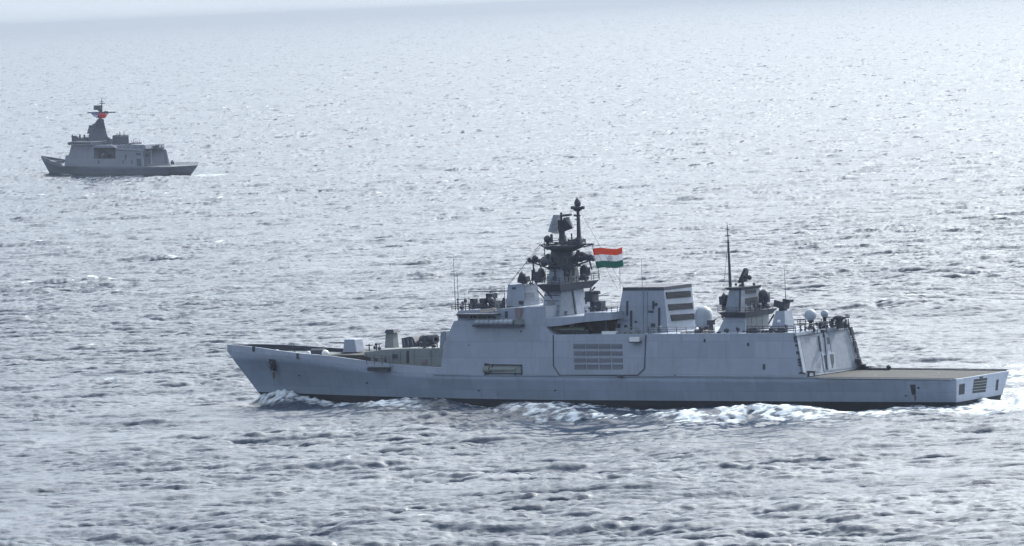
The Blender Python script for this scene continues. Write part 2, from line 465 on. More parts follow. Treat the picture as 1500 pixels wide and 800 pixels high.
    foam = np.maximum(foam, 0.8 * g1(dfh, 1.5, 3.0) * sm(xf, -45, -30) * sm(-xf, -44, -36) * (0.7 + 0.5 * NA))
    Z += 0.9 * sm(a2, 0, 4) * g1(af, 1.0 + 0.34 * a2, 2.0) * np.exp(-a2 / 25.0)
    b2 = -40 - xf
    wf = sm(b2, 0, 5) * g1(af, 0, 6 + 0.06 * np.clip(b2, 0, None)) * np.exp(-np.clip(b2, 0, None) / 50.0)
    foam = np.maximum(foam, wf * (0.9 + 0.3 * NA))
    foam = np.maximum(foam, 0.48 * sm(b2, 0, 12) * g1(af, 0, 13 + 0.05 * np.clip(b2, 0, None)) * np.exp(-np.clip(b2, 0, None) / 260.0) * (1 + 0.5 * NB))
    # the odd whitecap where a crest steepens
    cap = sm(Z, 0.78, 1.15) * sm(NA, 0.6, 1.6) * 0.9
    foam = np.maximum(foam, cap * (Y > 560))
    foam = np.clip(foam, 0, 1.3)
    slick = sm(b2, 2, 12) * g1(af, 0, 14 + 0.05 * np.clip(b2, 0, None)) * np.exp(-np.clip(b2, 0, None) / 400.0)
    Z *= 1 - 0.6 * slick
    X += DX * gust; Y = Y + DY * gust
    co = np.stack([X, Y, Z], -1).reshape(-1, 3).astype(np.float32)
    me = bpy.data.meshes.new('sea')
    nv = nr * nc; nf = (nr - 1) * (nc - 1)
    idx = np.arange(nv, dtype=np.int32).reshape(nr, nc)
    q = np.stack([idx[:-1, :-1], idx[:-1, 1:], idx[1:, 1:], idx[1:, :-1]], -1).reshape(-1)
    me.vertices.add(nv); me.vertices.foreach_set('co', co.reshape(-1))
    me.loops.add(nf * 4); me.loops.foreach_set('vertex_index', q)
    me.polygons.add(nf)
    me.polygons.foreach_set('loop_start', np.arange(0, nf * 4, 4, dtype=np.int32))
    me.polygons.foreach_set('use_smooth', np.ones(nf, dtype=bool))
    at = me.attributes.new('foam', 'FLOAT', 'POINT'); at.data.foreach_set('value', foam.reshape(-1).astype(np.float32))
    rp = me.attributes.new('ripple', 'FLOAT_VECTOR', 'POINT')
    rp.data.foreach_set('vector', (np.stack([RX, RY, RX * 0], -1).reshape(-1) * 0.72).astype(np.float32))
    me.update(calc_edges=True)
    print('sea verts', nv)
    return me

def water_material():
    m = bpy.data.materials.new('sea_water'); m.use_nodes = True
    n = m.node_tree.nodes; L = m.node_tree.links
    b = n['Principled BSDF']
    b.inputs['Base Color'].default_value = (0.006, 0.020, 0.048, 1)
    b.inputs['Roughness'].default_value = 0.12
    b.inputs['IOR'].default_value = 1.34
    geo = n.new('ShaderNodeNewGeometry')
    def noise(sx, sy, scale, det, rz=0.0):
        mp = n.new('ShaderNodeMapping'); mp.inputs['Scale'].default_value = (sx, sy, 1); mp.inputs['Rotation'].default_value = (0, 0, rz)
        L.new(geo.outputs['Position'], mp.inputs[0])
        t = n.new('ShaderNodeTexNoise'); t.inputs['Scale'].default_value = scale; t.inputs['Detail'].default_value = det
        t.inputs['Roughness'].default_value = 0.6
        L.new(mp.outputs[0], t.inputs['Vector']); return t.outputs[0]
    rp = n.new('ShaderNodeAttribute'); rp.attribute_name = 'ripple'
    rs = n.new('ShaderNodeVectorMath'); rs.operation = 'SUBTRACT'; L.new(geo.outputs['Normal'], rs.inputs[0]); L.new(rp.outputs['Vector'], rs.inputs[1])
    rn = n.new('ShaderNodeVectorMath'); rn.operation = 'NORMALIZE'; L.new(rs.outputs[0], rn.inputs[0]); base_n = rn.outputs[0]
    # wind patches: ruffled and smoother water at every size
    gu = noise(0.30, 1.0, 0.035, 7, 0.1)
    gr_ = n.new('ShaderNodeMapRange'); L.new(gu, gr_.inputs[0])
    for i, q in enumerate((0.32, 0.68, 0.25, 2.0)): gr_.inputs[i + 1].default_value = q
    rr_ = n.new('ShaderNodeMapRange'); L.new(gu, rr_.inputs[0])
    for i, q in enumerate((0.35, 0.70, 0.13, 0.26)): rr_.inputs[i + 1].default_value = q
    L.new(rr_.outputs[0], b.inputs['Roughness'])
    def bumpn(h, strength, dist, prev=None):
        bp = n.new('ShaderNodeBump'); bp.inputs['Strength'].default_value = strength; bp.inputs['Distance'].default_value = dist
        if strength < 0:
            bp.inputs['Strength'].default_value = 1.0
            ml = n.new('ShaderNodeMath'); ml.operation = 'MULTIPLY'; L.new(gr_.outputs[0], ml.inputs[0]); ml.inputs[1].default_value = dist
            L.new(ml.outputs[0], bp.inputs['Distance'])
        L.new(h, bp.inputs['Height'])
        L.new(prev if prev else base_n, bp.inputs['Normal'])
        return bp.outputs[0]
    a = bumpn(noise(0.55, 1.0, 0.9, 5, 0.12), -1, 0.12)
    a = bumpn(noise(0.7, 1.0, 3.2, 4, -0.2), -1, 0.04, a)
    L.new(a, b.inputs['Normal'])
    # foam
    fa = n.new('ShaderNodeAttribute'); fa.attribute_name = 'foam'
    fn = noise(0.6, 1.0, 1.1, 8, 0.1)
    ad = n.new('ShaderNodeMath'); ad.operation = 'MULTIPLY_ADD'; L.new(fn, ad.inputs[0]); ad.inputs[1].default_value = 2.4; ad.inputs[2].default_value = -1.72
    sm = n.new('ShaderNodeMath'); sm.operation = 'ADD'; L.new(fa.outputs['Fac'], sm.inputs[0]); L.new(ad.outputs[0], sm.inputs[1])
    mr = n.new('ShaderNodeMapRange'); mr.interpolation_type = 'SMOOTHSTEP'
    mr.inputs[1].default_value = -0.25; mr.inputs[2].default_value = 0.75; mr.inputs[4].default_value = 0.92; L.new(sm.outputs[0], mr.inputs[0])
    gate = n.new('ShaderNodeMath'); gate.operation = 'MULTIPLY'
    gr = n.new('ShaderNodeMapRange'); gr.inputs[1].default_value = 0.02; gr.inputs[2].default_value = 0.5; L.new(fa.outputs['Fac'], gr.inputs[0])
    L.new(gr.outputs[0], gate.inputs[0]); L.new(mr.outputs[0], gate.inputs[1])
    fo = n.new('ShaderNodeBsdfDiffuse'); fo.inputs['Color'].default_value = (0.62, 0.68, 0.74, 1)
    L.new(bumpn(noise(1, 1, 2.2, 5), 1.0, 0.16), fo.inputs['Normal'])
    mx = n.new('ShaderNodeMixShader')
    L.new(gate.outputs[0], mx.inputs[0]); L.new(b.outputs[0], mx.inputs[1]); L.new(fo.outputs[0], mx.inputs[2])
    L.new(mx.outputs[0], n['Material Output'].inputs['Surface'])
    return m

sea_me = build_sea()
sea_me.materials.append(water_material())
sea = bpy.data.objects.new('sea', sea_me); COL.objects.link(sea)
sea['kind'] = 'structure'

# ------------------------------------------------------------------ haze over the water
hz = MB().box((0, 0, 40.5), (126000, 126000, 89.0))
hm = bpy.data.materials.new('sea_haze'); hm.use_nodes = True
hn = hm.node_tree.nodes
hn.remove(hn['Principled BSDF'])
pv = hn.new('ShaderNodeVolumePrincipled')
pv.inputs['Color'].default_value = (0.335, 0.38, 0.45, 1)
pv.inputs['Density'].default_value = 0.00005
pv.inputs['Anisotropy'].default_value = 0.35
hm.node_tree.links.new(pv.outputs[0], hn['Material Output'].inputs['Volume'])
ho = hz.build('haze', hm)
ho['kind'] = 'stuff'

# ------------------------------------------------------------------ the grey frigate in front
fr = FR
frig = fr.empty('frigate')
tag(frig, 'large grey frigate with tall dark mast and flat stern deck, sailing in the foreground', 'warship')

HB = interp([-67.5, -55, -40, 0, 25, 40, 50, 58, 65, 70, 74, 78], [8.0, 8.15, 8.25, 8.35, 8.2, 7.5, 6.7, 5.8, 4.5, 3.2, 1.9, 0.12])
def on_edge(px, py, inset=0.0):
    y = 5.0
    for _ in range(30):
        p = fr.side(px, py, y); y = 0.5 * y + 0.5 * (HB(p[0]) - inset)
    return p
bowp = fr.side(333, 514.5, 0)
KP = [on_edge(*p) for p in [(340, 515.5), (360, 517), (385, 518.5), (412, 520.5), (438, 523), (485, 531), (540, 540), (590, 545), (645, 549), (700, 550), (760, 550.5), (860, 551.5), (960, 552.3), (1080, 553), (1200, 553.5), (1300, 554.5), (1397, 555.5)]]
TP = [on_edge(*p, 0.1) for p in [(338, 505.5), (353, 506.3), (380, 509.5), (438, 517.5), (485, 521.5), (534, 528.5), (576, 533.5), (645, 538.5)]]
KZ = interp([bowp[0]] + [p[0] for p in KP], [bowp[2]] + [p[2] for p in KP])
topb = fr.side(333, 504.5, 0)
TZ = interp([topb[0]] + [p[0] for p in TP], [topb[2]] + [p[2] for p in TP])
XB = bowp[0]; XS = -67.3
stem_wl = fr.side(383, 572, 0)
X0B = stem_wl[0] - 0.9; X0S = XS + 1.0
print('bow', bowp, 'top', topb, 'wl', stem_wl, 'z knuckle mid', KZ(0))
WLB = interp([0, 0.2, 0.5, 0.66, 0.78, 0.87, 0.94, 1.0], [6.7, 7.25, 7.4, 6.8, 5.2, 3.4, 1.6, 0.02])
def kx(u): return XS + (XB - XS) * u
def ykn(u): return HB(kx(u)) if u < 0.999 else 0.03
def zkn(u): return KZ(kx(u))
def lerp(a, b, t): return a + (b - a) * t
def level(t):        # t 0 at waterline, 1 at knuckle
    zf = lambda u, t=t: zkn(u) * t
    yf = lambda u, t=t: lerp(WLB(u), ykn(u), t ** (1.0 + 0.9 * max(0.0, (u - 0.6) / 0.4)))
    return (X0S + (XS - X0S) * t, X0B + (XB - X0B) * (t ** 0.92), zf, yf)
def level_boot():
    zf = lambda u: 1.05 + 0.35 * max(0, (u - 0.55) / 0.45)
    yf = lambda u: lerp(WLB(u), ykn(u), (zf(u) / zkn(u)) ** (1.0 + 0.9 * max(0.0, (u - 0.6) / 0.4)))
    t = 0.2
    return (X0S - 0.2, X0B + (XB - X0B) * 0.21, zf, yf)
lv = [(X0S + 2, X0B - 3.0, lambda u: -3.5, lambda u: WLB(u) * 0.8), level(0.0), level_boot(), level(0.42), level(0.62), level(0.82), level(1.0)]
us = list(np.concatenate([np.linspace(0, 0.8, 30), np.linspace(0.81, 0.975, 18), [0.983, 0.99, 0.996, 1.0]]))
hm_, grid = hull_mesh(lv, None, us, None, [0, 0, 1, 1, 1, 1])
# decks between the two edges
ring = [g[-1] for g in grid]
for a, b in zip(ring[:-1], ring[1:]):
    mi = 3 if a[0] < -38 else 2
    hm_.add([(a[0], a[1], a[2]), (b[0], b[1], b[2]), (b[0], -b[1], b[2]), (a[0], -a[1], a[2])], [[0, 1, 2, 3]], mi)
hull = hm_.build('hull', [M['black'], M['hull'], M['deck'], M['fdeck']], frig)
weld(hull)
# bulwark round the forecastle
bw = MB()
bx = np.linspace(28.2, XB - 0.3, 40)
for sgn in (1, -1):
    o_ = [(x, sgn * HB(x), KZ(x)) for x in bx] + [(XB + 0.05, 0, KZ(XB))]
    t_ = [(x, sgn * max(0.02, HB(x) - 0.12), TZ(x)) for x in bx] + [(topb[0], 0, topb[2])]
    ti = [(x - 0.1, sgn * max(0.0, HB(x) - 0.38), TZ(x)) for x in bx] + [(topb[0] - 0.5, 0, topb[2])]
    oi = [(x - 0.1, sgn * max(0.0, HB(x) - 0.32), KZ(x)) for x in bx] + [(XB - 0.4, 0, KZ(XB))]
    for i in range(len(bx)):
        bw.add([o_[i], o_[i + 1], t_[i + 1], t_[i], ti[i], ti[i + 1], oi[i], oi[i + 1]], [[0, 1, 2, 3]], 0, True)
        bw.add([t_[i], t_[i + 1], ti[i + 1], ti[i]], [[0, 1, 2, 3]], 0)
        bw.add([ti[i], ti[i + 1], oi[i + 1], oi[i]], [[0, 1, 2, 3]], 1)
    bw.add([o_[0], t_[0], ti[0], oi[0]], [[0, 1, 2, 3]], 0)
bulwark = bw.build('bulwark', [M['grey'], M['dark']], frig)
me_ = bulwark.data

def hull_pt(px, py, z=None):
    """point on the shell plating below the knuckle"""
    y = 6.0
    for _ in range(40):
        p = fr.side(px, py, y)
        u = min(1, max(0, (p[0] - XS) / (XB - XS))); t = min(1, max(0, p[2] / zkn(u)))
        y = 0.5 * y + 0.5 * lerp(WLB(u), ykn(u), t ** (1.0 + 0.9 * max(0.0, (u - 0.6) / 0.4)))
    return p
def on_hull(pts, proud=0.05, thick=0.25, mb=None, mi=0):
    mb = mb or MB()
    A = [hull_pt(*p) + np.array((0, proud, 0)) for p in pts]
    return mb.loft(A, [a - np.array((0, thick, 0)) for a in A], mi)

# anchor with its pocket and rust run
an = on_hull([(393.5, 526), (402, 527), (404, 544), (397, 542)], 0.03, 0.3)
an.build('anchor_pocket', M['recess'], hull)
a0 = hull_pt(398, 531); a1 = hull_pt(400, 541)
am = MB().bar(a0 + (0, .25, 0), a1 + (0, .3, 0), 0.16)
for dx in (-.9, .9): am.bar(a1 + (0, .3, -.1), a1 + np.array((dx, .3, .7)), 0.16, 0.05)
am.bar(a0 + np.array((-.6, .3, 0)), a0 + np.array((.6, .3, 0)), 0.11)
am.build('anchor', M['dark'], hull)
on_hull([(399, 545), (402.5, 545.5), (402.5, 553), (400.5, 556)], 0.035, 0.1).build('rust_streak', M['rust'], hull)
# stern quarter slot and rust
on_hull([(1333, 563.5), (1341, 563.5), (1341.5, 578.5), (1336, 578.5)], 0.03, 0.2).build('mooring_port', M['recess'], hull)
on_hull([(1339, 579), (1342, 579), (1342, 587), (1340, 587)], 0.03, 0.1).build('rust_streak', M['rust'], hull)
on_hull([(1344, 567), (1347, 567), (1347, 570), (1344, 570)], 0.03, 0.1).build('scupper', M['recess'], hull)
on_hull([(1325, 579), (1329, 579), (1329, 581), (1325, 581)], 0.03, 0.1).build('scupper', M['recess'], hull)
for (x, y) in ((437, 549), (536, 560), (700, 571), (812, 571)):
    on_hull(rect(x, y, x + 2.5, y + 2.2), 0.03, 0.1).build('scupper', M['recess'], hull)
for x in (704, 826, 936, 1058, 1246):    # weld seams down the side
    on_hull([(x, 553.5), (x + .6, 553.5), (x + .6, 584), (x, 584)], 0.012, 0.05).build('weld_seam', M['hull'], hull)
mbx = MB()                                 # rubbing strake on the knuckle
pk = [np.array((kx(u), ykn(u) + 0.03, zkn(u))) for u in np.linspace(0.0, 0.67, 50)]
for a, b in zip(pk[:-1], pk[1:]): mbx.bar(a, b, 0.07, n=6)
mbx.build('rubbing_strake', M['hull'], hull)

# transom: plate in lighter paint for the light on the stern, with its openings
tb = [grid[0][j] for j in (2, 3, 4, 5, 6)]
b0 = np.array(tb[0]); t0 = np.array(tb[-1])
n_ = np.cross(np.array((0, 1.0, 0)), t0 * np.array((1, 0, 1)) - b0 * np.array((1, 0, 1))); n_ /= np.linalg.norm(n_)
if n_[0] > 0: n_ = -n_
TPL = (n_, float(n_ @ t0))
tm = MB(); ptsT = [np.array(p) for p in tb] + [np.array((p[0], -p[1], p[2])) for p in tb[::-1]]
tm.loft([p + n_ * 0.12 for p in ptsT], [p - n_ * 0.05 for p in ptsT])
transom = tm.build('transom', M['grey'], hull)
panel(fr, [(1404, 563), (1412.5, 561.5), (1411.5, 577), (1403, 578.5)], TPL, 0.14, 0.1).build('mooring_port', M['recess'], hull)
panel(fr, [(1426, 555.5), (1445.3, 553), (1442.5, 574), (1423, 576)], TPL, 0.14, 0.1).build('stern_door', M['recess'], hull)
pm = MB()
for k in range(1, 5):
    f = k / 5; pm = panel(fr, [(1426 - 3 * f, 555.5 + 20.5 * f - .5), (1445.3 - 2.8 * f, 553 + 21 * f - .5), (1445.3 - 2.8 * f, 553 + 21 * f + .5), (1426 - 3 * f, 555.5 + 20.5 * f + .5)], TPL, 0.2, 0.05, pm)
pm.build('door_slats', M['green'], hull)
panel(fr, [(1458.5, 556), (1462, 555.4), (1460.5, 571.5), (1456.5, 572)], TPL, 0.14, 0.1).build('mooring_port', M['recess'], hull)
panel(fr, [(1434, 551.5), (1439, 550.8), (1438, 554), (1434, 554.5)], TPL, 0.2, 0.2).build('stern_lamp', M['dark'], hull)

# ---------------------------------------------------------------- slab-sided superstructure
Z0 = KZ(0)
K1, Y1 = 0.10, 8.25
sp = MB()
prism(fr, [(645, 549), (650, 504), (654.5, 495.5), (664.6, 471), (670, 469.5), (729, 468.5), (760, 467), (771, 449.5), (799.5, 449), (799.8, 478), (803, 484), (808, 489), (812, 490.5), (900, 489.8), (1000, 489), (1100, 488.4), (1166, 487.5), (1178.5, 552.5)], Y1, K1, Z0, mb=sp)
sup = sp.build('superstructure', M['grey'], frig)
PP = plate_plane(Y1, K1, Z0)
# gallery deck over the boat bay
gm = prism(fr, [(799.9, 466), (855, 463.3), (857, 458), (897.5, 457.5), (897, 468.5), (855, 471.8), (817.5, 477.6), (799.9, 478.4)], Y1 - 0.05, K1, Z0)
gm.build('gallery_deck', M['grey'], frig)
# inner wall of the bay, its shade put into a dark colour
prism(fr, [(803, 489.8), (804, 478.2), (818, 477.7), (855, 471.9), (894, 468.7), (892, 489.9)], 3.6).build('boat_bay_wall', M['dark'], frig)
# pillars in the bay
for x, ya, yb in ((846, 473.5, 489.5), (888, 469.5, 489.5)):
    a = fr.side(x, yb, 6.6); b = fr.side(x, ya, 6.6); MB().bar(a, b, 0.13).build('pillar', M['dark'], frig)
# deck clutter just above the slab edge behind the bay
cl_ = MB()
for x, w_, h_ in ((899, 4, 3.2), (905, 6, 2.4), (914, 5, 3), (922, 4, 2.5), (932, 6, 3.0), (941, 3, 2)):
    p = fr.side(x, 489.5, 6.7); cl_.box((p[0], 6.7, p[2] + h_ / 18), (w_ / 7.6, 0.9, h_ / 9.1))
cl_.build('deck_lockers', M['green'], frig)
MB().box(tuple(fr.side(893, 488.5, 6.9) + np.array((0, 0, .1))), (2.6, 0.6, 0.5)).build('bright_water_standin', M['white'], frig)  # white box stands in for bright water glimpsed through the gap

# wall panel with louvers
mbp = MB(); edge = [(810.6, 490.5), (810.8, 536), (820, 550), (934, 550), (944.3, 540), (946.3, 490.8)]
for a, b in zip(edge[:-1], edge[1:]):
    n, c = PP; A = fr.hit(*a, n, c) + n * 0.05; B = fr.hit(*b, n, c) + n * 0.05; mbp.bar(A, B, 0.085, n=5)
sd_panel = mbp.build('side_door_frame', M['dark'], sup)
mbp = panel(fr, [(812, 491.5), (812.2, 536), (821, 548.6), (933, 548.8), (942.6, 539.5), (944.6, 491.5)], PP, 0.015, 0.1)
mbp.build('side_door', M['grey'], sup)
rows_ = [(503.8, 511.0), (514.4, 521.0), (524.8, 531.0), (534.0, 541.0)]
for r_, (ya, yb) in enumerate(rows_):
    for c_ in range(4):
        x0 = 840 + c_ * 18.4 + r_ * 0.6; x1 = x0 + 17.2 - r_ * 0.3 - (0.8 if c_ == 3 else 0)
        lv_ = panel(fr, rect(x0, ya, x1, yb), PP, 0.05, 0.12)
        for q in range(4):
            yy = ya + (q + 0.5) * (yb - ya) / 4
            panel(fr, rect(x0 + .3, yy - .35, x1 - .3, yy + .25), PP, 0.13, 0.07, lv_, 1)
        lv_.build('louver', [M['louver'], M['grey']], sup)
pz = fr.side(934, 497.5, 7.6)
MB().box((pz[0], 8.3, pz[2] - .35), (1.8, 1.0, 0.18)).box((pz[0], 8.5, pz[2] + .1), (1.6, .5, .7), 1).build('side_platform', [M['dark'], M['white']], sup)

# torpedo tube recess
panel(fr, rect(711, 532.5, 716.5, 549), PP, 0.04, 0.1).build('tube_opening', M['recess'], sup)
panel(fr, [(716, 534.5), (763, 535.5), (763, 546.5), (717, 546.5)], PP, 0.03, 0.1).build('tube_bay', M['green'], sup)
tm = MB()
for (x, y) in ((719, 541),):
    a = fr.side(719, 541, 8.0); b = fr.side(757, 541.2, 7.9)
    tm.bar(a, b, 0.42, n=10); tm.bar(a - np.array((-.1, 0, 0)), a + np.array((1.2, 0, 0)), 0.62, n=10)
tm.build('torpedo_tube', M['green'], sup)
fm = MB(); n, c = PP
for a, b in (((711, 534), (764, 535)), ((711, 547.3), (764, 547.3)), ((764.5, 534), (764.5, 549.5)), ((722, 534), (719, 548)), ((711, 532), (711, 550)), ((755, 546), (755, 550))):
    fm.bar(fr.hit(*a, n, c) + n * .12, fr.hit(*b, n, c) + n * .12, 0.10, n=5)
fm.build('tube_bay_frame', M['dark'], sup)
# small fittings, vents and seams on the slab
for i, (x, y, w_, h_) in enumerate([(762.5, 484, 2, 3), (1031, 496.5, 2.5, 5), (1094.5, 502.5, 3, 4.5), (1117.5, 533.5, 3.4, 8), (1163, 493, 2, 6), (686, 505, 1.4, 1.4), (988, 549.0, 1.6, 1.6)]):
    panel(fr, rect(x, y, x + w_, y + h_), PP, 0.06, 0.12).build('vent', M['dark'], sup)
for x, ya, yb in ((790, 452, 549), (996, 490, 549), (1024, 490, 550), (1075, 490, 550), (1142, 490, 551), (668, 505, 548), (736, 480, 530)):
    panel(fr, [(x, ya), (x + .5, ya), (x + .5, yb), (x, yb)], PP, 0.012, 0.05).build('weld_seam', M['grey'], sup)
panel(fr, [(991, 537), (1008, 536.5), (1008, 537.3), (991.8, 537.8), (991.8, 549), (991, 549)], PP, 0.03, 0.05).build('pipe_guard', M['hull'], sup)
panel(fr, rect(906, 550.6, 914, 552.8), PP, 0.5, 0.5).build('overboard_spout', M['dark'], sup)
# ladder rungs on the slab's after edge
lm = MB()
for y in (494, 500, 506, 516, 517.5, 527, 531, 535, 546): 
    p = fr.side(1164.3 + (y - 488) * .17, y, Y1, K1, Z0); lm.box((p[0], p[1] + .05, p[2]), (.5, .2, .3))
lm.bar(fr.side(1165, 490, Y1 + .08, K1, Z0), fr.side(1174.5, 548, Y1 + .08, K1, Z0), .05)
lm.build('ladder', M['dark'], sup)

# liferaft canisters in a row
for i in range(8):
    x = 697 + i * 6.9; p = fr.side(x + 3, 472.3, 8.0)
    c_ = MB().lathe((p[0] + .42, 8.0, p[2]), [(0.1, 0), (.42, .05), (.45, .45), (.42, .82), (.1, .86)], 12, 0, (-1, 0, 0))
    c_.build('liferaft_canister', M['dome'], frig)
rk = MB(); a = fr.side(694, 476.5, 7.9); b = fr.side(766, 475.5, 7.9)
rk.box(((a[0] + b[0]) / 2, 7.9, (a[2] + b[2]) / 2 - .1), (abs(a[0] - b[0]), 0.9, 0.35))
rk.build('liferaft_rack', M['dark'], frig)
p = fr.side(760, 472, 7.8); MB().box((p[0], 7.8, p[2]), (1.4, .8, 1.0)).build('gangway_locker', M['green'], frig)
MB().box((p[0] + .2, 7.4, p[2] + 1.5), (1.0, .7, 1.6)).build('red_locker', M['orange'], frig)

# foredeck house and its fittings
fh = MB()
prism(fr, [(543, 537), (543, 515), (560, 512.5), (596, 510.5), (651, 510), (651, 541)], 6.1, mb=fh)
fdh = fh.build('foredeck_house', M['green'], frig)
FP = ((0, 1, 0), 6.1)
panel(fr, rect(595.5, 514, 599.5, 532), FP, .05, .1).build('door', M['recess'], fdh)
panel(fr, rect(576, 519, 582, 524), FP, .3, .3).build('locker', M['dark'], fdh)
panel(fr, rect(563, 523, 566.5, 531), FP, .05, .1).build('door', M['dark'], fdh)
panel(fr, rect(618, 526.5, 625, 532), FP, .25, .25).build('fire_box', M['orange'], fdh)
panel(fr, rect(549, 525, 553, 529), FP, .2, .2).build('locker', M['dark'], fdh)
panel(fr, rect(640, 516, 648, 536), FP, .05, .1).build('pale_panel', M['green'], fdh)
for x in (575, 586, 606, 631): panel(fr, rect(x, 513, x + .8, 536), FP, .1, .12).build('stiffener', M['green'], fdh)
a = fr.side(540, 535, 7.6); b = fr.side(574, 538, 7.6)
pl = MB().box(((a[0] + b[0]) / 2, 7.3, (a[2] + b[2]) / 2 + .05), (abs(a[0] - b[0]), 1.7, 0.35))
pl = pl.box(((a[0] + b[0]) / 2, 7.9, (a[2] + b[2]) / 2 - .45), (abs(a[0] - b[0]) * .9, 0.9, 0.6), 1)  # dark block stands in for the shade beneath the platform
pl.build('side_platform', [M['grey'], M['recess']], frig)
rp = [(a[0], 8.1, a[2] + .25), (b[0], 8.1, b[2] + .25)]
rail(rp, 1.6, 1.3, .05).build('railing', M['dark'], frig)
# deck step and breakwater before the gun
prism(fr, [(473, 527), (474, 520.5), (543, 520), (543, 536)], 5.4).build('gun_deck', M['fdeck'], frig)
prism(fr, [(533, 521.5), (534, 515.5), (545, 514.5), (545, 524)], 5.6).build('breakwater', M['green'], frig)

# gun
g0 = fr.side(518, 517.5, 0)
gun = MB(); A = corners(fr, (501.5, 515.5), (524, 517.5), (534.5, 516.0)); 
gun, gi = tower(fr, ((502, 516), (522, 517), (535, 515.5)), ((504, 499.5), (519, 497), (531, 495.5)))
gm_ = gun.build('gun_turret', M['grey'], frig, bevel=0.12)
MB().lathe((g0[0], 0, g0[2] - .9), [(2.2, 0), (2.2, .9), (1.9, 1.2)], 18).build('gun_base', M['black'], gm_)
MB().bar((g0[0] + 1.2, 0, g0[2] + 1.7), (g0[0] + 5.0, 0, g0[2] + 1.75), .14, .08, 10).build('gun_barrel', M['dark'], gm_)

# low posts between the gun and the launcher tower
for x in (541, 551.5):
    p = fr.side(x, 512.5, 1.0); q = MB().bar((p[0], 1, p[2] - .4), (p[0], 1, p[2] + 1.0), .11)
    if x < 545: q.box((p[0], 1, p[2] + .75), (1.3, .3, .15))
    else: q.ball((p[0], 1, p[2] + .9), .25, n=8, k=5)
    q.build('deck_post', M['dark'], frig)
# launcher director tower with its wide cap
tw, ti = tower(fr, ((563.5, 509), (577, 509.8), (584.5, 509)), ((565, 487), (575.5, 487.5), (582, 486.5)))
twr = tw.build('launcher_tower', M['green'], frig)
tower(fr, ((563, 487.3), (577, 488), (586.5, 487)), ((565, 482.5), (576, 482.8), (583, 482.3)))[0].build('tower_cap', M['dark'], twr)
# box launcher tilted back
bl = MB(); prism(fr, [(588, 495.5), (600, 493.2), (604.5, 494), (613, 510), (589.5, 510)], 2.0, mb=bl)
blr = bl.build('box_launcher', M['dark'], frig)
for x in (591, 597, 603): panel(fr, [(x, 496.5), (x + 1, 496.5), (x + 3, 508), (x + 2, 508)], ((0, 1, 0), 2.0), .08, .1).build('launcher_rib', M['grey2'], blr)
# rocket launcher drum
rl = MB(); p = fr.side(629, 498, 0)
for i in range(12):
    a = 2 * math.pi * i / 12; rl.bar((p[0] + 1.45, .75 * math.cos(a), p[2] + .55 * math.sin(a)), (p[0] - 1.35, .75 * math.cos(a), p[2] + .55 * math.sin(a) + .1), .23, n=8)
rl.box((p[0] + .2, 0, p[2]), (.5, 2.3, 1.6))
rlo = rl.build('rocket_launcher', M['dark'], frig)
MB().bar((p[0], 0, p[2] - 1.5), (p[0], 0, p[2] - .3), .45, n=10).box((p[0], .9, p[2] - .6), (.5, .2, 1.2)).box((p[0], -.9, p[2] - .6), (.5, .2, 1.2)).build('launcher_pedestal', M['dark'], rlo)
prism(fr, [(644, 512), (645.5, 487), (653, 485.5), (656, 512)], 5.2).build('fore_locker', M['grey2'], frig)

# forecastle fittings: capstans, bitts, pale hose reels
p = fr.side(405, 517, 2.6); cap = MB().lathe((p[0], 2.6, p[2] - .5), [(.4, 0), (.4, .5), (.25, .6), (.3, .9), (.45, 1.0)], 12)
cap.build('capstan', M['white'], frig)
p = fr.side(412, 517, 2.0); MB().box((p[0], 2.0, p[2] - .2), (.9, .9, .8)).build('deck_locker', M['green'], frig)
p = fr.side(452, 519.5, 3.6); MB().lathe((p[0], 3.6, p[2] - .3), [(.35, 0), (.35, .7), (.15, .9)], 10).build('ventilator', M['white'], frig)
p = fr.side(465, 518.5, 1.5); MB().lathe((p[0] - 1.5, 1.5, p[2] + .1), [(.6, 0), (.75, .1), (.75, 2.6), (.6, 2.8)], 12, 0, (1, 0, 0)).build('wave_cover', M['dark'], frig)
p = fr.side(476.5, 518, 2.5); MB().ball((p[0], 2.5, p[2]), .62).build('pale_ventilator', M['white'], frig)
for x, y in ((436.5, 521.5), (372, 511)):
    p = on_edge(x, y, .1); MB().box((p[0], p[1] + .05, p[2]), (.5, .2, .9)).build('fairlead', M['dark'], frig)
for x in (380, 425):
    p = fr.side(x, 516, 2.5 if x > 400 else 1.2); b_ = MB()
    b_.box((p[0], p[1], p[2] - .55), (1.5, .5, .12))
    for d in (-.5, .5): b_.bar((p[0] + d, p[1], p[2] - .6), (p[0] + d, p[1], p[2] + .1), .17, n=8)
    b_.build('bitts', M['dark'], frig)

# ---------------------------------------------------------------- bridge
bm_ = prism(fr, [(670.5, 471), (669.5, 459.5), (728, 458.6), (730, 452.5), (771.5, 450), (773, 471)], 6.9)
bridge = bm_.build('bridge', M['grey'], frig)
BPL = ((0, 1, 0), 6.9)
for i in range(8):
    x = 672.5 + i * 6.9; panel(fr, rect(x, 461.8, x + 5.9, 466.6), BPL, .06, .1).build('window', M['glass'], bridge)
panel(fr, rect(731, 455, 757, 466), BPL, .04, .1).build('wall_panel', M['hull'], bridge)
panel(fr, rect(740, 456, 744, 466), BPL, .1, .1).build('door', M['dark'], bridge)
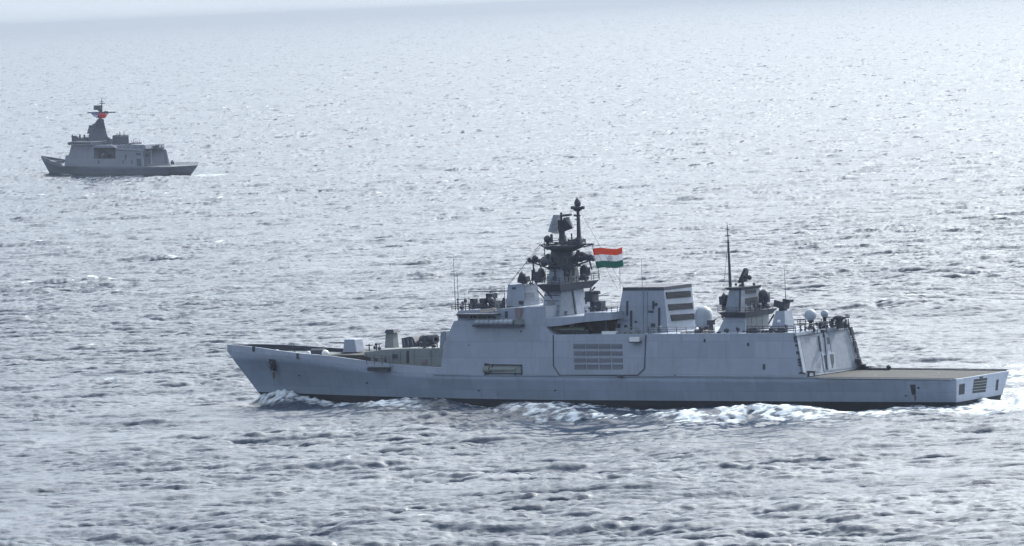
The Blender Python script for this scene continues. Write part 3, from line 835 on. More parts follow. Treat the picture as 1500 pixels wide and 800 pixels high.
# wing with a pale canvas dodger
wgm = MB(); a = fr.side(669, 459, 8.1); b = fr.side(727, 457, 8.1)
wgm.box(((a[0] + b[0]) / 2, 7.4, a[2] - .25), (abs(a[0] - b[0]), 1.8, .25))
wing = wgm.build('bridge_wing', M['dark'], frig)
prism(fr, [(669.5, 459.5), (671, 455.2), (703, 453.4), (704, 458.3)], 8.15, yin=8.0).build('wing_screen', M['dome'], wing)
prism(fr, [(704, 458.3), (703, 453.4), (722, 450.8), (727, 452.5), (722, 456.5)], 8.15, yin=8.0).build('canvas_dodger', M['canvas'], wing)
prism(fr, [(670.5, 464), (671, 461), (688, 460.5), (688, 466)], 8.1, yin=7.9).build('wing_bracket', M['dark'], wing)
roofz = a[2] + .3
ra = fr.side(672, 453.5, 4.5); rb = fr.side(738, 452.5, 4.5)
prism(fr, [(672, 459.6), (672.5, 456), (729, 455), (729, 459)], 6.2).build('bridge_roof', M['grey2'], bridge)
rail([(ra[0], 6.4, roofz), (rb[0], 6.4, roofz)], 1.0, 1.6, .05).build('railing', M['dark'], frig)
rail([(ra[0], -6.4, roofz), (rb[0], -6.4, roofz)], 1.0, 1.6, .05).build('railing', M['dark'], frig)
rail([(ra[0], 6.4, roofz), (ra[0], -6.4, roofz)], 1.0, 1.6, .05).build('railing', M['dark'], frig)
def gear(name, x, ytop, ybot, y, parts_, m='dark', parent=frig):
    mb = MB(); p = fr.side(x, ybot, y); q = fr.side(x, ytop, y); parts_(mb, p, q[2] - p[2]); return mb.build(name, M[m], parent)
gear('signal_lamp', 694.5, 437, 453, 3, lambda mb, p, h: mb.bar(p, p + (0, 0, h * .5), .25).box(p + np.array((0, 0, h * .7)), (.9, .9, h * .55)).box(p + np.array((-1.1, 0, h * .3)), (1.4, .7, h * .5)))
gear('optical_director', 710, 437, 453, 2, lambda mb, p, h: mb.bar(p, p + (0, 0, h * .6), .75, .4, 8).box(p + np.array((0, 0, h * .78)), (1.1, 1.2, h * .45)))
gear('missile_director', 722.5, 427, 453, 1, lambda mb, p, h: mb.bar(p, p + (0, 0, h * .62), .9, .55, 8).box(p + np.array((.2, 0, h * .75)), (1.2, 1.6, h * .3)).ball(p + np.array((-.2, .9, h * .5)), .6, n=10, k=6))
gear('yard_frame', 720, 426.5, 453, 0, lambda mb, p, h: mb.bar(p + np.array((4.4, 0, h * .97)), p + np.array((-3.4, 0, h * 1.0)), .09).bar(p, p + (0, 0, h), .12).bar(p + np.array((4.4, 0, h * .9)), p + np.array((4.4, 0, h)), .07))
gear('life_buoy_rack', 733, 440, 453, 2, lambda mb, p, h: mb.box(p + np.array((0, 0, h * .5)), (1.5, .8, h)), 'green')
gear('stub_mast', 738.5, 436, 453, 3, lambda mb, p, h: mb.bar(p, p + (0, 0, h), .16).box(p + np.array((0, 0, h * .6)), (.4, .4, h * .5)))
for i, (x, yt, yb, yy) in enumerate([(667.5, 372, 455, 5.5), (672, 398, 455, 0), (687.5, 434, 455, 5), (678, 441, 455, 4), (682, 430, 455, -3), (701, 432, 454, -3), (740, 418, 452, 4)]):
    gear('whip_antenna', x, yt, yb, yy, lambda mb, p, h: mb.bar(p, p + (0, 0, h), .07 if h > 5 else .08, .03, 5))
gear('signal_frame', 681, 436, 454, 2, lambda mb, p, h: mb.bar(p + np.array((1.6, 0, h * .85)), p + np.array((-1.2, 0, h * .9)), .07).bar(p + np.array((1.6, 0, h * .45)), p + np.array((-1.2, 0, h * .5)), .05).bar(p + (1.4, 0, 0), p + np.array((1.4, 0, h * .95)), .07))

# block behind the bridge
bb, bi = tower(fr, ((741, 452), (768, 452), (791, 450.5)), ((744, 417.5), (768, 416.8), (787.5, 416)))
blk = bb.build('director_house', M['grey'], frig)
panel(fr, [(742, 449), (768, 449), (768, 450.3), (742, 450.3)], bi['port'], .12, .12).build('ledge', M['dark'], blk)
panel(fr, rect(750, 421, 756, 424), bi['port'], .05, .1).build('vent', M['dark'], blk)
panel(fr, rect(751, 428, 754, 432), bi['port'], .05, .1).build('vent', M['hull'], blk)
panel(fr, [(769.5, 429), (782, 428.5), (783, 436), (769.5, 436.5)], bi['aft'], .06, .1).build('wall_panel', M['grey2'], blk)
panel(fr, [(768.5, 438), (790, 437.5), (790, 438.7), (768.5, 439.2)], bi['aft'], .1, .1).build('ledge', M['hull'], blk)
panel(fr, [(744.5, 417), (768, 416.3), (768, 419), (744.5, 420)], bi['port'], .1, .1).build('coaming', M['hull'], blk)
panel(fr, rect(761, 441, 767, 446), bi['port'], .25, .3).build('locker', M['recess'], blk)
c0 = fr.side(768, 407, 0); cb = fr.side(769, 416.5, 0)
dm = MB().bar((cb[0], 0, cb[2] - .2), (cb[0], 0, cb[2] + .6), .5, .35, 10).lathe((c0[0] + .5, .0, c0[2] + .1), [(.25, -.7), (.8, -.4), (1.0, .1), (1.0, .35), (.4, .2)], 16, 0, (.75, .3, .35))
dm.box((c0[0] - .3, 0, c0[2] - .2), (.9, 1.1, .9)); dm.build('tracking_radar', M['dark'], frig)

# ---------------------------------------------------------------- main mast
mbm, mi_ = tower(fr, ((793, 470), (820, 471), (866, 465)), ((798, 424), (822, 425), (854, 421)))
mast = mbm.build('main_mast', M['grey'], frig)
panel(fr, [(837, 424), (839, 424), (844.5, 462), (842.5, 462)], mi_['aft'], .15, .2).build('cable_trunk', M['dark'], mast)
panel(fr, [(826, 456), (831, 455.5), (829.5, 461.5), (827, 462)], mi_['aft'], .1, .1).build('vent', M['dark'], mast)
panel(fr, [(821.5, 427), (836, 426), (841.5, 462), (821.5, 464)], mi_['aft'], .05, .1).build('wall_panel', M['grey2'], mast)
for y in (432, 440, 447, 456): panel(fr, [(797, y), (819, y + .6), (819, y + 1.6), (797, y + 1)], mi_['port'], .08, .1).build('ledge', M['dark'], mast)
panel(fr, [(803, 442), (812, 442.4), (812, 446.5), (803, 446)], mi_['port'], .2, .2).build('locker', M['green'], mast)
for (x, y) in ((857, 455), (862, 450)): panel(fr, rect(x, y, x + 2, y + 2.2), mi_['aft'], .1, .1).build('vent', M['dark'], mast)
# lower ring platform
t1, i1 = tower(fr, ((796, 424.5), (821.5, 427), (866, 421.5)), ((785.5, 413), (820, 416.8), (878, 408.5)))
pf1 = t1.build('mast_platform', M['dark'], mast)
T_ = [tuple(p) for p in i1['T']]
rail([T_[0], T_[1], T_[2], T_[3], T_[0]], 1.0, 1.5, .05).build('railing', M['dark'], pf1)
p = fr.side(877, 406, -5); 
t2, i2 = tower(fr, ((801, 414), (820, 415), (850, 412)), ((806, 392.5), (821, 392.8), (846, 390)))
mu = t2.build('mast_tower', M['grey2'], mast)
for x in (812, 826, 832, 839): 
    pl_ = i2['port'] if x < 820 else i2['aft']
    panel(fr, [(x, 394), (x + 1.6, 394), (x + 2.2, 402), (x + 1, 411), (x, 403)], pl_, .08, .1).build('stiffener', M['dark'], mu)
t3, i3 = tower(fr, ((802, 393), (821, 394), (850, 390.5)), ((800, 390), (821, 391), (852, 387.5)))
t3.build('mast_platform', M['dark'], mast)
c = fr.side(824, 391, 0); ct = fr.side(825, 364, 0); h = ct[2] - c[2]
MB().lathe((c[0], 0, c[2] - .4), [(2.35, 0), (2.25, h * .35), (2.0, h * .7), (1.75, h), (1.8, h + .5)], 20).build('mast_drum', M['dark'], mast)
dp = MB()
for k in range(10):
    a = k * math.pi / 5; dp.box((c[0] + 2.25 * math.cos(a), 2.25 * math.sin(a), c[2] + h * .4), (.5, .5, h * .35), rz=a)
dp.build('antenna_panels', M['louver'], mast)
c4 = fr.side(827, 366, 0); c5 = fr.side(827, 358.5, 0)
MB().lathe((c4[0], 0, c4[2] - .1), [(1.6, -.2), (2.2, .1), (3.3, (c5[2] - c4[2]) * .6), (3.5, (c5[2] - c4[2])), (.5, (c5[2] - c4[2]) + .1)], 14).build('top_platform', M['dark'], mast)
rail([(c4[0] + 3.2 * math.cos(a), 3.2 * math.sin(a), c5[2]) for a in np.linspace(0, 2 * math.pi, 9)], .9, 2, .05).build('railing', M['dark'], mast)
Z_ = lambda y: fr.side(825, y, 0)[2]
X_ = lambda x: fr.side(x, 380, 0)[0]
def mbar(x0, y0, x1, y1, r=.12, d=0.0, mb=None, r1=None):
    mb = mb or MB(); return mb.bar(fr.side(x0, y0, d), fr.side(x1, y1, d), r, r1, n=6)
# yards and arms
y1_ = mbar(790, 359, 869, 357.5, .12); mbar(855, 362, 870, 357.5, .1, 0, y1_); mbar(793, 360, 803, 366, .1, 0, y1_)
y1_.bar((X_(828), 4.8, Z_(359)), (X_(828), -4.8, Z_(359)), .13); y1_.build('yard', M['dark'], mast)
am_ = mbar(775, 382.5, 812, 381, .32); mbar(777, 383, 803, 393, .14, 0, am_); mbar(776, 378, 776, 384.5, .2, 0, am_); mbar(781, 383, 782, 401, .14, 0, am_); mbar(789, 383, 797, 403, .12, 0, am_)
for x, y, r in ((776, 381, .45), (784, 378.5, .55), (797, 380, .5), (803, 376, .5)):
    am_.ball(fr.side(x, y, 0), r, n=8, k=6)
mbar(784, 373, 784, 380, .1, 0, am_); mbar(797.5, 357, 798, 380, .08, 0, am_); mbar(780, 395, 780, 408, .18, 0, am_)
am_.build('sensor_arm', M['dark'], mast)
an_ = mbar(836, 381, 870, 378, .35); mbar(840, 390, 866, 381, .14, 0, an_)
for x, y, r in ((845, 376, .5), (852, 372.5, .4), (858, 376, .6), (866, 376.5, .5), (869, 380, .35)): an_.ball(fr.side(x, y, 0), r, n=8, k=6)
mbar(848, 366, 848, 378, .1, 0, an_); mbar(852, 369, 862, 373, .08, 0, an_); mbar(863, 380, 867, 395, .14, 0, an_)
an_.build('sensor_arm', M['dark'], mast)
for s_ in (3.2, -3.2):
    MB().bar((X_(824), s_ * .5, Z_(385)), (X_(824), s_ * 1.6, Z_(383)), .25).ball((X_(824), s_ * 1.6, Z_(381)), .7, n=10, k=6).build('sensor_arm', M['dark'], mast)
def dish(name, x, y, r, d, axis, ybase, m='dark'):
    c_ = fr.side(x, y, d); b_ = fr.side(x, ybase, d)
    mb = MB().lathe(c_, [(r * .35, -r * .7), (r * .85, -r * .45), (r, 0), (r * .95, r * .3), (r * .4, r * .45)], 16, 0, axis)
    mb.bar((c_[0], d, b_[2]), (c_[0], d, c_[2]), r * .42, n=8); mb.box((c_[0], d + r * .75, c_[2] - r * .2), (r * .7, r * .3, r * 1.3)); mb.box((c_[0], d - r * .75, c_[2] - r * .2), (r * .7, r * .3, r * 1.3))
    return mb.build(name, M[m], frig)
dish('fire_control_radar', 791.5, 402, 1.1, 1.5, (.8, .5, .2), 413)
dish('fire_control_radar', 857, 396.5, 1.05, -2, (-.6, -.7, .2), 410)
MB().bar(fr.side(786, 404, 0), fr.side(788, 414, 0), .7, .5).bar(fr.side(782, 394, 0), fr.side(784, 406, 0), .2).bar(fr.side(795, 394, 1), fr.side(796, 408, 1), .22).build('radar_pedestal', M['dark'], mast)
MB().bar(fr.side(853, 403, -1), fr.side(850, 410, -1), .3).bar(fr.side(853, 403, -1), fr.side(860, 409, -1), .5).build('radar_pedestal', M['dark'], mast)
MB().bar(fr.side(847, 367, 0), fr.side(846, 374, 0), .3).build('mast_strut', M['dark'], mast)
# big rotating radar: two tilted flat arrays back to back
p0 = fr.side(824, 357, 0)
top_r = MB()
A = [fr.side(x, y, 2.0) for x, y in ((810.5, 314), (815.5, 314), (810, 342), (802.5, 339.5))]
def slab(pts, off, th, d0, d1, mb, mi=0):
    A = [fr.side(x, y, d) for (x, y), d in zip(pts, d0)]; B = [fr.side(x, y, d) for (x, y), d in zip(off, d1)]
    return mb.loft(A, B, mi)
def quad_slab(name, pts, ds, nrm, th, m, parent):
    A = [fr.side(x, y, d) for (x, y), d in zip(pts, ds)]; n = np.array(nrm, float); n /= np.linalg.norm(n)
    return MB().loft(A, [a + n * th for a in A]).build(name, M[m], parent)
radar = MB().bar((p0[0], 0, p0[2] - .3), (p0[0], 0, p0[2] + 2.2), .62, .45, 10).box((p0[0], 0, p0[2] + 2.9), (.9, .9, 1.8)).bar((p0[0], 0, p0[2] + 3.0), (p0[0], 0, p0[2] + 5.0), .2).build('search_radar', M['dark'], frig)
quad_slab('antenna_array', [(810.5, 314.5), (820.5, 314.5), (814.5, 342.5), (802.5, 339.5)], [1.6, -1.2, -.6, 2.2], (-1, -.6, -.2), .3, 'grey', radar)
quad_slab('antenna_array', [(825.5, 319), (832.5, 318), (839, 334.5), (817.5, 342)], [.5, -.5, -.6, .6], (.2, -1, 0), .5, 'dark', radar)
quad_slab('antenna_bar', [(821, 314.5), (834, 313.5), (834, 316.5), (822, 318)], [.6, -.6, -.6, .6], (0, -1, 0), .7, 'dark', radar)
rb_ = MB()
for k in range(6):
    f = (k + .5) / 6; rb_.bar(fr.side(810.5 + 10 * f, 314.5, 1.65 - 2.8 * f), fr.side(802.5 + 12 * f, 339.5 + 3 * f, 2.25 - 2.8 * f), .09, n=4)
rb_.build('array_ribs', M['dark'], radar)
# pole mast with aerials
pmst = mbar(848.5, 357, 846.2, 298, .38, 0, None, .22)
mbar(849, 358, 848.5, 346, .95, 0, pmst, .4)
p = fr.side(846, 297.5, 0); pmst.lathe(p, [(.15, -1.0), (.45, -.7), (.55, 0), (.35, .55), (.1, .8)], 10)
p = fr.side(846, 304.5, 0); pmst.lathe(p, [(.3, -.6), (.7, -.35), (.8, .1), (.35, .35)], 10)
mbar(838, 304, 854.5, 304, .14, 0, pmst); pmst.bar((p[0], 1.0, p[2]), (p[0], -1.0, p[2]), .14)
for x in (838.5, 854): mbar(x, 302, x, 306.5, .28, 0, pmst)
mbar(843, 316, 850, 316, .15, 0, pmst); mbar(843, 321.5, 849.5, 321.5, .1, 0, pmst); mbar(842, 317, 842, 314, .2, 0, pmst)
pmst.build('pole_mast', M['dark'], mast)
gear('mast_sensor', 802.5, 346, 360, 2, lambda mb, p, h: mb.bar(p, p + (0, 0, h * .5), .3).ball(p + np.array((0, 0, h * .7)), .62, n=10, k=6).box(p + np.array((-.8, 0, h * .8)), (.3, .3, h * .8)), parent=mast)
for x, yt in ((829, 345), (838, 342), (842, 350), (833, 350)):
    gear('mast_aerial', x, yt, 359, -1, lambda mb, p, h: mb.bar(p, p + (0, 0, h), .14).box(p + np.array((0, 0, h * .2)), (.7, .6, h * .35)), parent=mast)
MB().box(fr.side(845, 355, 0), (2.4, 1.6, 1.0)).build('equipment_box', M['dark'], mast)
# gear on the gallery behind the mast
gear('jammer_array', 868.5, 426.5, 457.5, 4, lambda mb, p, h: mb.bar(p - np.array((0, 0, .2)), p + np.array((0, 0, h * .6)), .4, n=8).box(p + np.array((.1, 0, h * .76)), (1.5, 1.7, h * .5)).box(p + np.array((-1.0, 0, h * .93)), (.8, .6, .5)))
gear('gallery_mount', 880.5, 441, 458, 4, lambda mb, p, h: mb.box(p + np.array((0, 0, h * .5)), (1.0, 1.3, h)).box(p + np.array((.5, 0, h * .8)), (.9, 1.5, h * .4)))
for x in (865, 873, 889): gear('stanchion', x, 452, 458, 5, lambda mb, p, h: mb.bar(p, p + (0, 0, h), .1).ball(p + np.array((0, 0, h)), .25, n=8, k=5))
pa = fr.side(857, 458, 6.6); pb = fr.side(896, 458, 6.6)
rail([(pa[0], 6.6, pa[2]), (pb[0], 6.6, pb[2]), (pb[0], -6.6, pb[2])], .9, 1.6, .05).build('railing', M['dark'], frig)

# ---------------------------------------------------------------- funnel
fm_, fi = tower(fr, ((900, 490.5), (979, 491), (1021, 486)), ((912.6, 424), (972.3, 422.5), (1012.8, 420)))
fun = fm_.build('funnel', M['grey'], frig)
tower(fr, ((911.8, 427), (972.6, 425.5), (1013.5, 422.6)), ((912.2, 423), (972.3, 420.6), (1013, 418)))[0].build('funnel_rim', M['dark'], fun)
for ya, yb, xa, xb in ((428, 440, 973.8, 1012.5), (445.8, 457, 977.2, 1015.3), (461.2, 472.6, 980.8, 1017.8)):
    yb_ = yb - 3; dyl = (xb - xa) * .10
    lm = panel(fr, [(xa + .8, ya), (xb - 1.5, ya - dyl + 1.5), (xb, yb_ - dyl + 1.8), (xa + 2.8, yb_ + 1)], fi['aft'], .05, .1)
    for q in range(5):
        f = (q + .5) / 5; yy = ya + (yb_ + 1 - ya) * f; xs_ = xa + 1 + 2 * f
        panel(fr, [(xs_ + .5, yy - .3), (xb - 1 + f, yy - dyl + 1.4 - .3), (xb - 1 + f, yy - dyl + 1.4 + .2), (xs_ + .5, yy + .2)], fi['aft'], .14, .08, lm, 1)
    lm.build('louver', [M['recess'], M['dark']], fun)
for x, ya, yb, w_ in ((918, 441, 462, 2.2), (923.5, 455, 483, 2.6), (964.5, 451, 486, 2.6), (956, 441, 453, 2.4), (942, 424, 489, .7), (948, 424, 489, .7)):
    panel(fr, [(x, ya), (x + w_, ya), (x + w_, yb), (x, yb)], fi['port'], .14, .2).build('pipe' if w_ > 1 else 'weld_seam', M['dark'] if w_ > 1 else M['hull'], fun)
for x, y, w_, h_ in ((947, 448, 9, 1.4), (915, 468, 10, 1.2), (950, 455, 7, 3), (903, 474, 6, 6), (915, 476, 4, 4), (954, 474, 6, 5), (958, 444, 5, 4), (930, 470, 3, 3)):
    panel(fr, rect(x, y, x + w_, y + h_), fi['port'], .12, .2).build('fitting', M['hull'] if w_ > 8 else M['dark'], fun)
# white dome aft of funnel
c = fr.side(1031, 463, 0)
MB().lathe((c[0], 0, c[2] - 1.6), [(1.3, 0), (1.42, .4), (1.45, 1.6), (1.3, 2.4), (.85, 2.95), (.1, 3.15)], 20).build('radome', M['dome'], frig)
MB().lathe((c[0], 0, fr.side(1031, 488, 0)[2]), [(.9, 0), (.9, 1.0), (1.2, 1.6)], 12).box((c[0] - 1.6, 1, c[2] - 2.4), (1.0, .8, 1.2)).build('radome_stand', M['dark'], frig)
gear('gun_mount', 1042, 466, 484, 3, lambda mb, p, h: mb.bar(p, p + (0, 0, h * .5), .45, .3, 8).box(p + np.array((0, 0, h * .65)), (1.0, .8, h * .4)).bar(p + np.array((0, 0, h * .7)), p + np.array((-1.2, .2, h * .95)), .1))
for x, w_, h_, m in ((1002, 5, 3, 'canvas'), (1012, 8, 4, 'dome'), (1023, 6, 6, 'rubber'), (1036, 7, 5, 'canvas'), (1029, 3, 9, 'dark'), (1042, 3, 4, 'green')):
    p = fr.side(x, 489, 6.2); MB().box((p[0], 6.2, p[2] + h_ / 18.3), (w_ / 7.5, 1.0, h_ / 9.1)).build('deck_locker', M[m], frig)

# ---------------------------------------------------------------- after mast
am1, ai1 = tower(fr, ((1049, 490), (1091, 490.5), (1128, 486)), ((1063, 461), (1091, 462.5), (1126, 459)))
amast = am1.build('after_mast', M['grey'], frig)
panel(fr, [(1094, 464.5), (1124, 462), (1124.5, 481), (1094, 484)], ai1['aft'], .06, .1).build('wall_panel', M['green'], amast)
for x in (1100, 1108, 1116): panel(fr, rect(x, 464, x + .8, 483), ai1['aft'], .12, .15).build('stiffener', M['grey2'], amast)
am2, ai2 = tower(fr, ((1060, 463.5), (1092, 465), (1131, 460)), ((1051.5, 454), (1092, 457.5), (1139, 451)))
apf = am2.build('mast_platform', M['dark'], amast)
T_ = [tuple(p) for p in ai2['T']]
rail([T_[0], T_[1], T_[2], T_[3], T_[0]], .8, 1.5, .05).build('railing', M['dark'], apf)
am3, ai3 = tower(fr, ((1062, 455), (1085, 456.5), (1121.5, 452)), ((1068, 423.5), (1086, 424), (1112, 421)))
au = am3.build('mast_tower', M['grey2'], amast)
panel(fr, [(1083.5, 424), (1086, 424), (1085, 456), (1082.5, 456)], ai3['port'], .12, .1).build('cable_trunk', M['dark'], au)
panel(fr, [(1092, 425), (1107, 424), (1107.5, 429), (1092, 430)], ai3['aft'], .08, .1).build('window', M['recess'], au)
panel(fr, [(1092, 437), (1109, 434.5), (1113, 450), (1109, 450), (1107, 443), (1100, 443), (1099, 452), (1096, 452), (1095, 443), (1092, 446)], ai3['aft'], .08, .1).build('frame', M['dark'], au)
am4, ai4 = tower(fr, ((1065, 424), (1086, 425), (1114, 421.5)), ((1061, 419), (1086, 421), (1115.5, 417)))
am4.build('top_platform', M['dark'], amast)
dish('fire_control_radar', 1060.5, 438, 1.0, 2.0, (.8, .5, .2), 454)
dish('fire_control_radar', 1119.5, 434, 1.15, -1.5, (-.5, -.8, .1), 452)
r2 = fr.side(1088, 420, 0)
ra_ = MB().bar((r2[0], 0, r2[2] - .2), (r2[0], 0, r2[2] + 1.5), .25, .2, 8).bar(fr.side(1090, 406, 0), fr.side(1097.5, 406.5, 0), .16).ball(fr.side(1098, 406.5, 0), .4, n=8, k=6).build('surface_radar', M['dark'], frig)
quad_slab('antenna_array', [(1089.5, 393), (1093, 395), (1091, 413), (1080, 414)], [.7, -.7, -1.0, 1.0], (-1, -.5, 0), .4, 'dark', ra_)
lp = mbar(1070, 423, 1066.6, 352, .26, 1.5, None, .14); mbar(1066.6, 352, 1065, 327, .1, 1.5, lp, .05)
for y, w_ in ((336, 3.2), (345, 4), (356, 3)): mbar(1066 - w_, y, 1066 + w_, y, .06, 1.5, lp)
lp.build('whip_antenna', M['dark'], frig)
# trapezoid house with a box mount on top
ah, ahi = tower(fr, ((1127, 489.5), (1151, 489.5), (1168, 487.5)), ((1136.5, 455.5), (1149, 455.8), (1158.5, 454.3)))
aho = ah.build('after_house', M['grey'], frig)
p = fr.hit(1141.5, 471, *ahi['port']) ; MB().ball(p + (0, .1, 0), .3).build('lamp', M['white'], aho)
panel(fr, rect(1150, 476, 1153, 481), ahi['port'], .12, .2).build('fitting', M['dark'], aho)
gear('box_mount', 1147, 438, 455, 0, lambda mb, p, h: mb.bar(p, p + (0, 0, h * .4), .7, .6, 8).box(p + np.array((.2, 0, h * .55)), (2.0, 1.6, h * .6), ry=-.25).box(p + np.array((-1.0, 0, h * .88)), (1.3, 1.2, h * .25), ry=-.15))
gear('whip_antenna', 1151, 394, 440, 0, lambda mb, p, h: mb.bar(p, p + (0, 0, h), .07, .03, 5))
cl2 = MB()
for x in (1096, 1101, 1106, 1110, 1118, 1124, 1131, 1138, 1144, 1150):
    p = fr.side(x, 488, 6.6); hh = rng.uniform(.4, 1.1); cl2.box((p[0], 6.6, p[2] + hh / 2), (rng.uniform(.3, .9), .6, hh))
cl2.build('deck_fittings', M['dark'], frig)

# ---------------------------------------------------------------- hangar end and its roof
HX = fr.side(1178.5, 552.5, Y1, K1, Z0); HT = fr.side(1166, 487.5, Y1, K1, Z0)
hb = np.array((HX[0], 0, HX[2])); ht = np.array((HT[0], 0, HT[2])); hn_ = np.cross((0, 1.0, 0), ht - hb); hn_ /= np.linalg.norm(hn_)
if hn_[0] > 0: hn_ = -hn_
HPL = (hn_, float(hn_ @ hb))
def hp(name, pts, m, out=.05, th=.1): return panel(fr, pts, HPL, out, th).build(name, M[m], sup)
hp('hangar_door', [(1171, 491), (1197, 489), (1203, 545), (1182, 547.5)], 'grey2', .03)  # doors share the wall paint; darker colour here dims the sunlit end
hp('hangar_door', [(1213, 487), (1240, 484), (1252, 539), (1222, 542)], 'grey2', .06)
hp('doorway', [(1203, 517.5), (1221.5, 516), (1224.5, 541.5), (1207, 543.5)], 'hull', .10)
hp('door', [(1206, 521), (1211, 520.5), (1213, 541), (1209, 541.8)], 'recess', .14)
hp('door', [(1215, 519.5), (1220, 519), (1221, 530), (1218.5, 540)], 'recess', .14)
hp('pipe', [(1198, 492), (1199.5, 492), (1202.5, 515), (1201, 515)], 'dark', .2)
hp('pipe', [(1206.5, 490), (1208.5, 490), (1213, 541), (1211, 541)], 'grey2', .25)
hp('fitting', [(1208, 495), (1213, 494.5), (1214, 504), (1210, 504.5)], 'dark', .2)
hp('hangar_lip', [(1163.5, 489), (1242, 479), (1243, 482), (1164.5, 492.5)], 'grey2', .22, .3)
lm = MB(); n, c = HPL
for y in np.arange(482, 540, 3.2):
    p = fr.hit(1243.2 + (y - 480) * .27, y, n, c); lm.box(p + n * .3, (.35, .7, .22 if rng.random() < .6 else .5))
lm.bar(fr.hit(1243, 480, n, c) + n * .3, fr.hit(1260, 541, n, c) + n * .3, .16); lm.build('ladder', M['dark'], sup)
rz = HT[2]
hr = MB(); prism(fr, [(1171, 488), (1171, 486.2), (1166, 486), (1166, 488)], 6, mb=hr)
xr = HT[0]
rail([(xr + 9, 7.4, rz), (xr + .2, 7.4, rz), (xr + .2, -7.4, rz), (xr + 9, -7.4, rz)], 1.05, 1.3, .055).build('railing', M['dark'], frig)
gear('antenna_frame', 1172.5, 467, 487, 5, lambda mb, p, h: mb.bar(p, p + (0, 0, h), .1).bar(p + np.array((1.0, 0, h * .93)), p + np.array((-1.0, 0, h * .93)), .08).bar(p + np.array((1.2, 0, h * .6)), p + np.array((-1.2, 0, h * .6)), .08).bar(p + np.array((-1.0, 0, 0)), p + np.array((-1.0, 0, h * .6)), .08))
def ball_dome(x, y, r, ybase, d):
    c_ = fr.side(x, y, d); b_ = fr.side(x, ybase, d)
    rd = MB().ball(c_, r, n=18, k=12).build('satellite_dome', M['dome'], frig)
    MB().bar((c_[0], d, b_[2]), (c_[0], d, c_[2] - r * .8), .3, .28, 8).bar((c_[0], d, c_[2] - r * 1.25), (c_[0], d, c_[2] - r * .7), .3, r * .62, 10).bar((c_[0], d, b_[2]), (c_[0], d, b_[2] + .6), .6, .5, 8).build('dome_stand', M['dark'], rd)
ball_dome(1187, 461.5, .95, 484, 0); ball_dome(1207.8, 459.5, .62, 482, -2.0)
gear('searchlight', 1202, 471, 485, 0, lambda mb, p, h: mb.bar(p, p + (0, 0, h * .7), .22).box(p + np.array((0, 0, h * .75)), (1.0, .8, h * .4)))
gear('searchlight', 1206.5, 482, 494, 3, lambda mb, p, h: mb.bar(p, p + (0, 0, h * .7), .15).box(p + np.array((0, 0, h * .75)), (.7, .6, h * .4)))
gear('close_in_gun', 1230.5, 463, 481, -4.2, lambda mb, p, h: mb.bar(p, p + (0, 0, h * .65), .6, .5, 10).lathe(p + np.array((0, 0, h * .65)), [(.5, 0), (1.0, .25), (1.1, .5), (.7, .75), (.2, .85)], 12).bar(p + np.array((0, 0, h * .85)), p + np.array((-1.8, 0, h * .9)), .13))
for x, yt in ((1218, 468), (1221, 471), (1238, 472), (1243, 467), (1240, 470), (1224, 470)):
    gear('roof_post', x, yt, 481, -4.5, lambda mb, p, h: mb.bar(p, p + (0, 0, h), .1).box(p + np.array((0, 0, h * .3)), (.3, .3, h * .4)))
# stowed nets and gear heaped beyond the hangar on the starboard edge, deck-edge nets
nm = MB()
for k in range(46):
    t = rng.random(); x = 1258 + 26 * t ** 1.3; yb = 540.5 + t * 1.5; hgt = (1 - t) ** 1.6 * 15 + 1.5
    p = fr.side(x, yb, -7.6); q = fr.side(x + rng.uniform(-2, 3), yb - hgt * rng.uniform(.5, 1), -7.6 + rng.uniform(-.5, .5)); nm.bar(p, q, .09, n=4)
for k in range(16):
    t = rng.random(); x = 1257 + 14 * t; p = fr.side(x, 541 - rng.uniform(0, 13) * (1 - t), -7.4); nm.box(p, (rng.uniform(.4, 1.1), .5, rng.uniform(.3, .9)))
nm.build('stowed_nets', M['dark'], frig)
zd = KZ(-55) + .02
for s_ in (1, -1):
    nets = MB()
    xs_ = np.linspace(-66.8, HX[0] - 2.5, 15)
    for a, b in zip(xs_[:-1], xs_[1:]):
        ya_ = HB(a); yb_ = HB(b); za = KZ(a); zb = KZ(b)
        oz = -.05 if s_ > 0 else .12
        nets.bar((a, s_ * ya_, za + .02), (a, s_ * (ya_ + .9), za + oz), .05, n=4)
        nets.bar((a, s_ * (ya_ + .9), za + oz), (b, s_ * (yb_ + .9), zb + oz), .06, n=4)
        for q in (.25, .5, .75):
            xx = lerp(a, b, q); nets.bar((xx, s_ * HB(xx), KZ(xx) + .02), (xx, s_ * (HB(xx) + .9), KZ(xx) + oz), .03, n=4)
        for q in (.3, .6):
            nets.bar((a, s_ * (ya_ + .9 * q), za + oz * q), (b, s_ * (yb_ + .9 * q), zb + oz * q), .03, n=4)
    nets.build('deck_edge_net', M['dark'], frig)
xs_ = np.linspace(-67, HX[0] - .5, 20)
for s_ in (1, -1):
    cm = MB()
    for a, b in zip(xs_[:-1], xs_[1:]): cm.bar((a, s_ * (HB(a) - .12), KZ(a) + .05), (b, s_ * (HB(b) - .12), KZ(b) + .05), .09, n=5)
    cm.build('deck_coaming', M['dark'], frig)
